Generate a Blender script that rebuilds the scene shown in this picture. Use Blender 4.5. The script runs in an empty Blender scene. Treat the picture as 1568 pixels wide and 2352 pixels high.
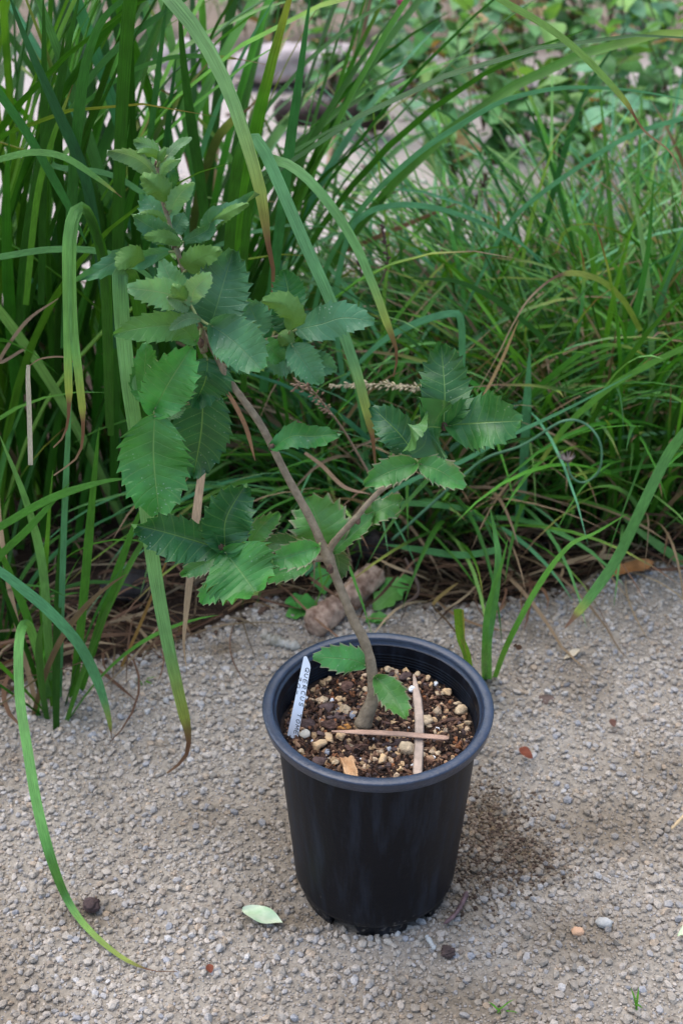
import bpy, math, random
import numpy as np
from mathutils import Vector, Matrix
random.seed(7); rng = np.random.default_rng(7)
R = math.radians
sc = bpy.context.scene

# ---------------------------------------------------------------- camera
PITCH = R(32.4); FPX = 3000.0
CAM = np.array((-.026, -.714, .795))
cd = bpy.data.cameras.new('camera'); cam = bpy.data.objects.new('camera', cd)
sc.collection.objects.link(cam); sc.camera = cam
cam.location = CAM; cam.rotation_euler = (R(90) - PITCH, 0, 0)
cd.sensor_fit = 'VERTICAL'; cd.sensor_height = 36; cd.lens = FPX / 2352 * 36
cd.clip_start = .02; cd.clip_end = 300
cd.dof.use_dof = True; cd.dof.focus_distance = .9; cd.dof.aperture_fstop = 9.5; cd.dof.aperture_blades = 9
# ---------------------------------------------------------------- world, sun, exposure
w = bpy.data.worlds.new('World'); sc.world = w; w.use_nodes = True
nt = w.node_tree; nt.nodes.clear()
sky = nt.nodes.new('ShaderNodeTexSky'); sky.sky_type = 'NISHITA'; sky.sun_disc = False
SUN_EL, SUN_AZ = R(68), R(-50)       # azimuth from +Y towards +X
sky.sun_elevation = SUN_EL; sky.sun_rotation = SUN_AZ
sky.air_density = 1.0; sky.dust_density = 1.8; sky.ozone_density = 1.0
bg = nt.nodes.new('ShaderNodeBackground'); bg.inputs[1].default_value = .115
out = nt.nodes.new('ShaderNodeOutputWorld')
nt.links.new(sky.outputs[0], bg.inputs[0]); nt.links.new(bg.outputs[0], out.inputs[0])
sd = bpy.data.lights.new('sun', 'SUN'); sd.energy = 1.3; sd.angle = R(85); sd.color = (1, .98, .94)
sun = bpy.data.objects.new('sun', sd); sc.collection.objects.link(sun)
sv = Vector((math.sin(SUN_AZ) * math.cos(SUN_EL), math.cos(SUN_AZ) * math.cos(SUN_EL), math.sin(SUN_EL)))
sun.rotation_euler = sv.to_track_quat('Z', 'Y').to_euler()
sc.view_settings.view_transform = 'Standard'; sc.view_settings.look = 'None'
sc.view_settings.gamma = 1; sc.view_settings.exposure = 1.5
sc.cycles.max_bounces = 6; sc.cycles.diffuse_bounces = 3; sc.cycles.glossy_bounces = 2
sc.cycles.transmission_bounces = 4; sc.cycles.transparent_max_bounces = 4

# ---------------------------------------------------------------- helpers
FW = np.array((0, math.cos(PITCH), -math.sin(PITCH))); UP = np.array((0, math.sin(PITCH), math.cos(PITCH)))
def ray(x, y): return FW + np.array((1., 0, 0)) * (x - 784) / FPX + UP * (1176 - y) / FPX
def P(x, y, Y):
    d = ray(x, y); return CAM + d * (Y - CAM[1]) / d[1]
def G(x, y, h=0.):
    d = ray(x, y); return CAM + d * (h - CAM[2]) / d[2]
def depth(p): return float(np.dot(np.asarray(p) - CAM, FW))
def norm(v):
    v = np.asarray(v, float); n = np.linalg.norm(v, axis=-1, keepdims=True); return v / np.maximum(n, 1e-9)
def spline(pts, n):
    p = np.asarray(pts, float)
    if len(p) == 2: return p[0] + (p[1] - p[0]) * np.linspace(0, 1, n)[:, None]
    seg = np.linalg.norm(np.diff(p[:, :3], axis=0), axis=1); s = np.concatenate([[0], np.cumsum(seg)])
    s /= s[-1]; q = np.vstack([2 * p[0] - p[1], p, 2 * p[-1] - p[-2]]); o = []
    for t in np.linspace(0, 1, n):
        i = min(max(np.searchsorted(s, t, 'right') - 1, 0), len(p) - 2)
        u = (t - s[i]) / max(s[i + 1] - s[i], 1e-9)
        a, b, c, d = q[i], q[i + 1], q[i + 2], q[i + 3]
        o.append(.5 * (2 * b + (c - a) * u + (2 * a - 5 * b + 4 * c - d) * u * u + (3 * b - a - 3 * c + d) * u ** 3))
    return np.array(o)

def mesh(name, V, F, mats=(), col=None, uv=None, smooth=True, midx=None):
    """V (n,3); F list of (m,k) arrays or lists; col per vertex (n,3); uv per vertex (n,2)"""
    me = bpy.data.meshes.new(name); V = np.asarray(V, np.float32)
    if isinstance(F, np.ndarray): F = [F]
    if F and not isinstance(F[0], np.ndarray):
        ks = {}; order = []
        for f in F: ks.setdefault(len(f), []).append(f)
        F = [np.array(v, np.int32) for v in ks.values()]
    tot = sum(f.shape[0] for f in F); li = np.concatenate([f.ravel() for f in F]).astype(np.int32)
    cnt = np.concatenate([np.full(f.shape[0], f.shape[1]) for f in F]); st = np.concatenate([[0], np.cumsum(cnt)[:-1]])
    me.vertices.add(len(V)); me.vertices.foreach_set('co', V.ravel())
    me.loops.add(len(li)); me.loops.foreach_set('vertex_index', li)
    me.polygons.add(tot); me.polygons.foreach_set('loop_start', st.astype(np.int32))
    me.polygons.foreach_set('use_smooth', np.full(tot, smooth))
    for m in mats: me.materials.append(m)
    if midx is not None: me.polygons.foreach_set('material_index', np.asarray(midx, np.int32))
    if uv is not None:
        l = me.uv_layers.new(name='UVMap'); l.data.foreach_set('uv', np.asarray(uv, np.float32)[li].ravel())
    if col is not None:
        c = np.ones((len(V), 4), np.float32); c[:, :3] = col
        a = me.color_attributes.new('Col', 'FLOAT_COLOR', 'POINT'); a.data.foreach_set('color', c.ravel())
    me.update(calc_edges=True); me.validate()
    return me
def tag(o, label=None, cat=None, group=None, kind=None):
    if label: o['label'] = label
    if cat: o['category'] = cat
    if group: o['group'] = group
    if kind: o['kind'] = kind
    return o
def link(name, me, parent=None):
    o = bpy.data.objects.new(name, me); sc.collection.objects.link(o)
    if parent is not None:
        o.parent = parent
        o.matrix_parent_inverse = ROOTINV.get(parent.name, Matrix.Identity(4))
    return o
ROOTINV = {}
def empty(name, loc, label, cat, group=None):
    o = bpy.data.objects.new(name, None); sc.collection.objects.link(o); o.location = Vector([float(c) for c in loc])
    o.empty_display_size = .02; ROOTINV[o.name] = Matrix.Translation(-o.location)
    return tag(o, label, cat, group)

def tube_geo(pts, rad, k=8, cap=True):
    pts = np.asarray(pts, float); rad = np.broadcast_to(rad, (len(pts),)); n = len(pts)
    T = norm(np.gradient(pts, axis=0)); ref = np.array((.31, .87, .2)); S = norm(np.cross(T, ref)); U = np.cross(S, T)
    a = np.linspace(0, 2 * math.pi, k, endpoint=False)
    V = pts[:, None] + rad[:, None, None] * (np.cos(a)[None, :, None] * S[:, None] + np.sin(a)[None, :, None] * U[:, None])
    V = V.reshape(-1, 3); F = []
    for i in range(n - 1):
        for j in range(k): F.append((i * k + j, i * k + (j + 1) % k, (i + 1) * k + (j + 1) % k, (i + 1) * k + j))
    F = [list(f) for f in F]
    if cap: F.append([j for j in range(k)][::-1]); F.append([(n - 1) * k + j for j in range(k)])
    return V, F
def merge(gs):
    V = []; F = []; o = 0
    for v, f in gs:
        V.append(v); F += [[i + o for i in q] for q in f]; o += len(v)
    return np.vstack(V), F
def box_geo(c, size, rot=None):
    s = np.array([(x, y, z) for x in (-.5, .5) for y in (-.5, .5) for z in (-.5, .5)]) * np.array(size)
    if rot is not None: s = s @ np.array(rot.to_matrix()).T
    return s + np.array(c), [[0, 1, 3, 2], [4, 6, 7, 5], [0, 4, 5, 1], [2, 3, 7, 6], [0, 2, 6, 4], [1, 5, 7, 3]]
def ico(sub):
    import bmesh
    bm = bmesh.new(); bmesh.ops.create_icosphere(bm, subdivisions=sub, radius=1)
    V = np.array([v.co[:] for v in bm.verts]); F = np.array([[v.index for v in f.verts] for f in bm.faces]); bm.free(); return V, F
ICO1, ICO2, ICO3 = ico(1), ico(2), ico(3)
ICO4 = ico(4)

def vnoise(x, y, seed=0, f=1.0):
    """smooth value noise, about 0..1"""
    r = np.random.default_rng(seed); T = r.random((64, 64)); x = np.asarray(x) * f + 100.3; y = np.asarray(y) * f + 77.7
    xi = np.floor(x).astype(int); yi = np.floor(y).astype(int); u = x - xi; v = y - yi; u = u * u * (3 - 2 * u); v = v * v * (3 - 2 * v)
    g = lambda a, b: T[a % 64, b % 64]
    return (g(xi, yi) * (1 - u) + g(xi + 1, yi) * u) * (1 - v) + (g(xi, yi + 1) * (1 - u) + g(xi + 1, yi + 1) * u) * v

# ---------------------------------------------------------------- materials
def newmat(name):
    m = bpy.data.materials.new(name); m.use_nodes = True; n = m.node_tree; b = n.nodes['Principled BSDF']; return m, n, b
def N(n, t, **kw):
    x = n.nodes.new(t)
    for k, v in kw.items(): setattr(x, k, v)
    return x
def simple(name, c, rough=.6, spec=.4, nscale=0, namt=.25, bump=0, bscale=200, c2=None):
    m, n, b = newmat(name); L = n.links.new
    b.inputs['Roughness'].default_value = rough; b.inputs['Specular IOR Level'].default_value = spec
    if nscale:
        tc = N(n, 'ShaderNodeTexCoord'); no = N(n, 'ShaderNodeTexNoise'); no.inputs['Scale'].default_value = nscale; no.inputs['Detail'].default_value = 5
        L(tc.outputs['Object'], no.inputs['Vector'])
        r = N(n, 'ShaderNodeValToRGB'); c2_ = c2 or tuple(v * (1 - namt * 1.6) for v in c)
        r.color_ramp.elements[0].position = .35; r.color_ramp.elements[1].position = .68
        r.color_ramp.elements[0].color = (*c2_, 1); r.color_ramp.elements[1].color = (*c, 1)
        L(no.outputs['Fac'], r.inputs[0]); L(r.outputs[0], b.inputs['Base Color'])
    else: b.inputs['Base Color'].default_value = (*c, 1)
    if bump:
        tc = N(n, 'ShaderNodeTexCoord'); no = N(n, 'ShaderNodeTexNoise'); no.inputs['Scale'].default_value = bscale; no.inputs['Detail'].default_value = 6
        bp = N(n, 'ShaderNodeBump'); bp.inputs['Strength'].default_value = bump; bp.inputs['Distance'].default_value = .002
        L(tc.outputs['Object'], no.inputs['Vector']); L(no.outputs['Fac'], bp.inputs['Height']); L(bp.outputs[0], b.inputs['Normal'])
    return m
def colmat(name, rough=.8, spec=.25, bump=.5, bscale=500, vary=.35, vscale=300, trans=0.):
    """base colour from the mesh's own Col attribute, with noise"""
    m, n, b = newmat(name); L = n.links.new
    at = N(n, 'ShaderNodeAttribute', attribute_name='Col'); tc = N(n, 'ShaderNodeTexCoord')
    no = N(n, 'ShaderNodeTexNoise'); no.inputs['Scale'].default_value = vscale; no.inputs['Detail'].default_value = 6; no.inputs['Roughness'].default_value = .7
    L(tc.outputs['Object'], no.inputs['Vector'])
    mr = N(n, 'ShaderNodeMapRange'); mr.inputs[1].default_value = .3; mr.inputs[2].default_value = .7; mr.inputs[3].default_value = 1 - vary; mr.inputs[4].default_value = 1 + vary
    L(no.outputs['Fac'], mr.inputs[0])
    mx = N(n, 'ShaderNodeVectorMath', operation='SCALE'); L(at.outputs['Color'], mx.inputs[0]); L(mr.outputs[0], mx.inputs['Scale'])
    L(mx.outputs[0], b.inputs['Base Color']); b.inputs['Roughness'].default_value = rough; b.inputs['Specular IOR Level'].default_value = spec
    if bump:
        n2 = N(n, 'ShaderNodeTexNoise'); n2.inputs['Scale'].default_value = bscale; n2.inputs['Detail'].default_value = 8
        bp = N(n, 'ShaderNodeBump'); bp.inputs['Strength'].default_value = bump; bp.inputs['Distance'].default_value = .002
        L(tc.outputs['Object'], n2.inputs['Vector']); L(n2.outputs['Fac'], bp.inputs['Height']); L(bp.outputs[0], b.inputs['Normal'])
    if trans: translucent(m, n, b, mx.outputs[0], trans)
    return m
def translucent(m, n, b, colsock, f):
    L = n.links.new; tr = N(n, 'ShaderNodeBsdfTranslucent'); ms = N(n, 'ShaderNodeMixShader'); ms.inputs[0].default_value = f
    sc_ = N(n, 'ShaderNodeVectorMath', operation='MULTIPLY'); sc_.inputs[1].default_value = (1.5, 1.4, .6)
    L(colsock, sc_.inputs[0]); L(sc_.outputs[0], tr.inputs['Color'])
    o = [x for x in n.nodes if x.type == 'OUTPUT_MATERIAL'][0]
    L(b.outputs[0], ms.inputs[1]); L(tr.outputs[0], ms.inputs[2]); L(ms.outputs[0], o.inputs[0])
def blademat(name, rough=.42, stripes=7):
    m, n, b = newmat(name); L = n.links.new
    at = N(n, 'ShaderNodeAttribute', attribute_name='Col'); uv = N(n, 'ShaderNodeUVMap')
    mp = N(n, 'ShaderNodeMapping'); mp.inputs['Scale'].default_value = (stripes, .7, 1); L(uv.outputs[0], mp.inputs[0])
    no = N(n, 'ShaderNodeTexNoise'); no.inputs['Scale'].default_value = 2.2; no.inputs['Detail'].default_value = 3; L(mp.outputs[0], no.inputs['Vector'])
    mr = N(n, 'ShaderNodeMapRange'); mr.inputs[1].default_value = .3; mr.inputs[2].default_value = .7; mr.inputs[3].default_value = .72; mr.inputs[4].default_value = 1.3
    L(no.outputs['Fac'], mr.inputs[0])
    tc = N(n, 'ShaderNodeTexCoord'); n3 = N(n, 'ShaderNodeTexNoise'); n3.inputs['Scale'].default_value = 45; n3.inputs['Detail'].default_value = 4
    L(tc.outputs['Object'], n3.inputs['Vector']); m3 = N(n, 'ShaderNodeMapRange'); m3.inputs[1].default_value = .35; m3.inputs[2].default_value = .65; m3.inputs[3].default_value = .86; m3.inputs[4].default_value = 1.12
    L(n3.outputs['Fac'], m3.inputs[0]); mu = N(n, 'ShaderNodeMath', operation='MULTIPLY'); L(mr.outputs[0], mu.inputs[0]); L(m3.outputs[0], mu.inputs[1])
    mx = N(n, 'ShaderNodeVectorMath', operation='SCALE'); L(at.outputs['Color'], mx.inputs[0]); L(mu.outputs[0], mx.inputs['Scale'])
    L(mx.outputs[0], b.inputs['Base Color']); b.inputs['Roughness'].default_value = rough + .05; b.inputs['Specular IOR Level'].default_value = .28
    bp = N(n, 'ShaderNodeBump'); bp.inputs['Strength'].default_value = .7; bp.inputs['Distance'].default_value = .0008
    L(no.outputs['Fac'], bp.inputs['Height']); L(bp.outputs[0], b.inputs['Normal'])
    translucent(m, n, b, mx.outputs[0], .2)
    return m
BLADE = blademat('grass_blade'); DRY = blademat('dry_blade', .7, 5)

def leafmat(name, c, vein, under, n_teeth=9, rough=.33, spots=.5, trans=.18, dead=None, fuzz=0.):
    m, n, b = newmat(name); L = n.links.new
    uv = N(n, 'ShaderNodeUVMap'); sp = N(n, 'ShaderNodeSeparateXYZ'); L(uv.outputs[0], sp.inputs[0])
    def M(op, a, bb=None, c_=None):
        x = N(n, 'ShaderNodeMath', operation=op)
        for i, v in enumerate((a, bb, c_)):
            if v is None: continue
            if isinstance(v, (int, float)): x.inputs[i].default_value = v
            else: L(v, x.inputs[i])
        return x.outputs[0]
    s = M('ABSOLUTE', M('MULTIPLY_ADD', sp.outputs[0], 2., -1.))
    q = M('MULTIPLY', M('SUBTRACT', sp.outputs[1], M('MULTIPLY', s, .13)), float(n_teeth))
    fr = M('ABSOLUTE', M('SUBTRACT', M('FRACT', q), .5))             # 0 on a side vein .. .5 between
    side = M('SUBTRACT', 1., M('SMOOTH_MIN', M('DIVIDE', fr, .075), 1., .2)); side = M('MAXIMUM', side, 0.)
    mid = M('MAXIMUM', M('SUBTRACT', 1., M('DIVIDE', s, .04)), 0.)
    vv = M('MINIMUM', M('MAXIMUM', M('MULTIPLY', side, .36), M('MULTIPLY', mid, 1.0)), 1.)
    tc = N(n, 'ShaderNodeTexCoord'); no = N(n, 'ShaderNodeTexNoise'); no.inputs['Scale'].default_value = 60; no.inputs['Detail'].default_value = 5
    L(tc.outputs['Object'], no.inputs['Vector'])
    r = N(n, 'ShaderNodeValToRGB'); r.color_ramp.elements[0].position = .32; r.color_ramp.elements[1].position = .7
    r.color_ramp.elements[0].color = (*[v * .72 for v in c], 1); r.color_ramp.elements[1].color = (*[v * 1.22 for v in c], 1); L(no.outputs['Fac'], r.inputs[0])
    oi = N(n, 'ShaderNodeObjectInfo'); hs = N(n, 'ShaderNodeHueSaturation'); L(r.outputs[0], hs.inputs['Color'])
    L(M('MULTIPLY_ADD', oi.outputs['Random'], .03, .486), hs.inputs['Hue']); L(M('MULTIPLY_ADD', M('FRACT', M('MULTIPLY', oi.outputs['Random'], 7.3)), .5, .78), hs.inputs['Value'])
    base = hs.outputs[0]
    def mix(f, a, bcol):
        x = N(n, 'ShaderNodeMix', data_type='RGBA')
        if isinstance(f, float): x.inputs[0].default_value = f
        else: L(f, x.inputs[0])
        L(a, x.inputs[6])
        if isinstance(bcol, tuple): x.inputs[7].default_value = (*bcol, 1)
        else: L(bcol, x.inputs[7])
        return x.outputs[2]
    if dead:
        n2 = N(n, 'ShaderNodeTexNoise'); n2.inputs['Scale'].default_value = 38; n2.inputs['Detail'].default_value = 3; L(tc.outputs['Object'], n2.inputs['Vector'])
        f1 = M('MULTIPLY', M('SUBTRACT', n2.outputs['Fac'], dead[0]), 9.); f1 = M('MINIMUM', M('MAXIMUM', f1, 0.), .85)
        base = mix(f1, base, dead[1])
        ed = M('MULTIPLY', M('MAXIMUM', M('SUBTRACT', s, .88), 0.), 7.); base = mix(M('MINIMUM', ed, 1.), base, (.32, .24, .17))
    base = mix(vv, base, vein)
    vo = N(n, 'ShaderNodeTexVoronoi'); vo.inputs['Scale'].default_value = 330; L(tc.outputs['Object'], vo.inputs['Vector'])
    n4 = N(n, 'ShaderNodeTexNoise'); n4.inputs['Scale'].default_value = 55; L(tc.outputs['Object'], n4.inputs['Vector'])
    spk = M('MULTIPLY', M('LESS_THAN', vo.outputs['Distance'], .17), M('MULTIPLY', M('MAXIMUM', M('SUBTRACT', n4.outputs['Fac'], .52), 0.), 4. * spots))
    base = mix(M('MINIMUM', spk, .8), base, (.5, .55, .5))
    ge = N(n, 'ShaderNodeNewGeometry'); un = mix(M('MULTIPLY', vv, .6), r.outputs[0], tuple(v * 1.2 for v in under))
    un = mix(.75, un, under); base = mix(ge.outputs['Backfacing'], base, un)
    L(base, b.inputs['Base Color']); b.inputs['Specular IOR Level'].default_value = .42
    rr = N(n, 'ShaderNodeMapRange'); rr.inputs[3].default_value = rough - .08; rr.inputs[4].default_value = rough + .15; L(no.outputs['Fac'], rr.inputs[0]); L(rr.outputs[0], b.inputs['Roughness'])
    if fuzz: b.inputs['Sheen Weight'].default_value = fuzz; b.inputs['Sheen Roughness'].default_value = .5
    n5 = N(n, 'ShaderNodeTexNoise'); n5.inputs['Scale'].default_value = 420; n5.inputs['Detail'].default_value = 4; L(tc.outputs['Object'], n5.inputs['Vector'])
    h = M('ADD', M('MULTIPLY', vv, -1.), M('MULTIPLY', n5.outputs['Fac'], .7))
    bp = N(n, 'ShaderNodeBump'); bp.inputs['Strength'].default_value = .5; bp.inputs['Distance'].default_value = .0007; L(h, bp.inputs['Height']); L(bp.outputs[0], b.inputs['Normal'])
    translucent(m, n, b, base, trans)
    return m

# ================================================================ SETTING
def edge_y(x):
    return np.interp(x, [-1, -.33, -.22, -.1, .05, .3, 1], [.2, .215, .26, .36, .345, .415, .43]) + .03 * (vnoise(x, x * 0, 3, 14) - .5)
def gh(x, y):
    h = .020 * (vnoise(x, y, 11, 5) - .5) + .007 * (vnoise(x, y, 12, 13) - .5)
    d = np.hypot(x, y); k = np.clip((d - .07) / .08, 0, 1); h = h * k
    e = y - edge_y(np.clip(x, -1, 1)); h = h - .02 * np.clip(e / .05, 0, 1) * (np.abs(x) < 3)
    return h
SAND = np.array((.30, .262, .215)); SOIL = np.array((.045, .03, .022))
def patch(x, y):   # sandy / damp brown patches in the gravel, 0..1
    p = np.clip((vnoise(x, y, 21, 9) * .6 + vnoise(x, y, 22, 23) * .4 - .5) * 2.2, 0, .5)
    for (px, py, rx, ry, a) in DAMP: p = np.maximum(p, a * np.exp(-(((x - px) / rx) ** 2 + ((y - py) / ry) ** 2)))
    return p
DAMP = []
for (dx, dy, rx, ry, a) in ((1120, 1890, .030, .05, 1.25), (1180, 1960, .04, .035, 1.15), (1090, 2000, .03, .03, 1.), (1400, 1890, .07, .035, .75), (1330, 2150, .05, .03, .7), (1060, 2310, .09, .03, .7),
                            (1060, 2060, .03, .03, .8), (640, 2050, .03, .03, .5), (480, 1880, .05, .03, .5), (200, 2100, .04, .02, .7), (515, 1500, .02, .012, 1.), (1540, 1780, .05, .04, .6), (700, 2110, .06, .015, .8)):
    g = G(dx, dy); DAMP.append((g[0], g[1], rx, ry, a))
def grow(a, b, n, far): # fine inside, geometric outside
    m = np.linspace(a, b, n); s = (b - a) / n; o1 = []; v = b; st = s
    while v < far: st *= 1.13; v += st; o1.append(v)
    o2 = []; v = a; st = s
    while v > -far: st *= 1.13; v -= st; o2.append(v)
    return np.array(o2[::-1] + list(m) + o1)
gx = grow(-.6, .6, 170, 80); gy = grow(-.3, .6, 130, 80)
X, Y = np.meshgrid(gx, gy); Z = gh(X, Y); nx, ny = len(gx), len(gy)
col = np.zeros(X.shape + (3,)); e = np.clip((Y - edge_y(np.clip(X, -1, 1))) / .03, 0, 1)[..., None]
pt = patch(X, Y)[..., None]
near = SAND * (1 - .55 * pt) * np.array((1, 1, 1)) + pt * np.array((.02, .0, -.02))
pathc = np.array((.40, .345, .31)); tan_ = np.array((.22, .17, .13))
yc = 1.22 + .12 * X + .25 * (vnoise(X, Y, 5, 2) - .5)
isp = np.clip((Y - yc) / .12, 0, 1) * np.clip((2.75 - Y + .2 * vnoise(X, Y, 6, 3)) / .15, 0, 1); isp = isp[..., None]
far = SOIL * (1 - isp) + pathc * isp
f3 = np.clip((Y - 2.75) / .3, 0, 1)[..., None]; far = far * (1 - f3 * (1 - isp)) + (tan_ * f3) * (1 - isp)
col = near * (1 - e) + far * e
idx = np.arange(nx * ny).reshape(ny, nx)
F = np.stack([idx[:-1, :-1], idx[:-1, 1:], idx[1:, 1:], idx[1:, :-1]], -1).reshape(-1, 4)
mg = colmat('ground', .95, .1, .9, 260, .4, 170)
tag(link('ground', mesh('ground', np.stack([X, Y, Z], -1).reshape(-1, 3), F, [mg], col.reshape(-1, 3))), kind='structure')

def scatter(name, ico_, pos, size, cols, mat, flat=(.45, .9), jag=.22, smooth=False, parent=None):
    """one mesh of many irregular stones"""
    v, f = ico_; n = len(pos); nv = len(v)
    q = rng.normal(size=(n, 4)); q /= np.linalg.norm(q, axis=1)[:, None]; a, b, c, d = q.T
    Rm = np.stack([1 - 2 * (c * c + d * d), 2 * (b * c - a * d), 2 * (b * d + a * c), 2 * (b * c + a * d), 1 - 2 * (b * b + d * d), 2 * (c * d - a * b), 2 * (b * d - a * c), 2 * (c * d + a * b), 1 - 2 * (b * b + c * c)], 1).reshape(n, 3, 3)
    vv = v[None] * (1 + jag * rng.normal(size=(n, nv, 1))); sc3 = np.stack([rng.uniform(.8, 1.25, n), rng.uniform(.6, 1., n), rng.uniform(*flat, n)], 1)
    vv = vv * sc3[:, None]
    tilt = rng.random(n) < .5                                     # half lie flat, half at any angle
    ang = rng.uniform(0, 2 * math.pi, n); Rz = np.zeros((n, 3, 3)); Rz[:, 0, 0] = np.cos(ang); Rz[:, 0, 1] = -np.sin(ang); Rz[:, 1, 0] = np.sin(ang); Rz[:, 1, 1] = np.cos(ang); Rz[:, 2, 2] = 1
    Rm = np.where(tilt[:, None, None], Rm, Rz)
    vv = np.einsum('nij,nkj->nki', Rm, vv) * size[:, None, None] + pos[:, None]
    F = (f[None] + (np.arange(n) * nv)[:, None, None]).reshape(-1, 3)
    C = np.repeat(cols, nv, axis=0)
    return link(name, mesh(name, vv.reshape(-1, 3), F, [mat], C, smooth=smooth), parent)

def gravel_cols(n, x, y):
    pal = np.array([(.50, .42, .33), (.42, .35, .27), (.57, .48, .385), (.47, .43, .39), (.36, .35, .35), (.54, .40, .27), (.34, .26, .19), (.62, .57, .51)])
    c = pal[rng.choice(len(pal), n, p=[.36, .22, .17, .1, .035, .06, .03, .025])] * rng.uniform(.8, 1.14, (n, 1)) * np.array((.95, .98, 1.04))
    c = c * .72 + SAND * .28
    return c * (1 - .56 * patch(x, y)[:, None] * np.array((.92, 1, 1.1)))
def gravel_pos(n, xr, yr):
    x = rng.uniform(*xr, n); y = rng.uniform(*yr, n); e = y - edge_y(x)
    k = rng.random(n) > np.clip((e + .012) / .035, 0, 1); k &= (np.hypot(x, y) > .055)
    return x[k], y[k]
gm = colmat('gravel', .9, .2, .5, 900, .2, 500)
parts = []
def vis(x, y, m=.12):   # keep mostly what lies near the view
    hw = (.714 + y) * .28 + .1; return np.abs(x + .026) < hw + m
def grav(nm, n, s0, s1, ic, seed_keep=1.):
    x, y = gravel_pos(n, (-.75, .75), (-.28, .5)); k = vis(x, y); x, y = x[k], y[k]
    p_ = patch(x, y); k = rng.random(len(x)) > p_ * seed_keep; x, y = x[k], y[k]
    s = s0 + (s1 - s0) * rng.random(len(x)) ** 2.7
    z = gh(x, y) + s * rng.uniform(.1, .65, len(x))
    return x, y, z, s
X1, Y1, Z1_, S1 = grav('a', 92000, .0010, .0040, ICO1, .35)
X2, Y2, Z2_, S2 = grav('b', 110000, .0006, .0014, ICO1, .1)
X1 = np.concatenate([X1, X2]); Y1 = np.concatenate([Y1, Y2]); Z1_ = np.concatenate([Z1_, Z2_]); S1 = np.concatenate([S1, S2])
o = scatter('gravel', ICO1, np.stack([X1, Y1, Z1_], 1), S1, gravel_cols(len(X1), X1, Y1), gm, (.5, .95), .12)
tag(o, 'loose beige and grey crushed gravel covering the ground round the pot', 'gravel', kind='stuff')
n = 4200; k_ = rng.integers(0, 8, n); cx = np.array([d[0] for d in DAMP]); cy = np.array([d[1] for d in DAMP]); rx_ = np.array([d[2] for d in DAMP]); ry_ = np.array([d[3] for d in DAMP])
k_ = rng.choice([0, 1, 2, 6], n, p=[.45, .35, .14, .06]); x = cx[k_] + rng.normal(0, .6, n) * rx_[k_]; y = cy[k_] + rng.normal(0, .6, n) * ry_[k_]; k_ = np.hypot(x, y) > .062; x, y = x[k_], y[k_]; s = .0005 + .0016 * rng.random(len(x)) ** 3
pal = np.array([(.11, .075, .05), (.17, .12, .085), (.07, .045, .032), (.22, .17, .12)])
tag(scatter('spilled_soil', ICO1, np.stack([x, y, gh(x, y) + s * .6], 1), s, pal[rng.choice(4, len(x))], gm, (.4, .9), .2), 'dark brown soil crumbs spilled over the gravel right of the pot', 'soil', kind='stuff')
# coarse pebbles on the path behind
n = 5000; x = rng.uniform(-1.6, 1.6, n); y = rng.uniform(1.2, 2.8, n); s = .003 + .009 * rng.random(n) ** 4
pal = np.array([(.5, .42, .39), (.6, .55, .52), (.33, .26, .23), (.2, .15, .12)])
o = scatter('path_pebbles', ICO1, np.stack([x, y, gh(x, y) + s * .3], 1), s, pal[rng.choice(4, n)], gm, (.3, .7), .15)
tag(o, 'pinkish grey pebbles and crumbs strewn on the path behind the grasses', 'pebbles', kind='stuff')

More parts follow.
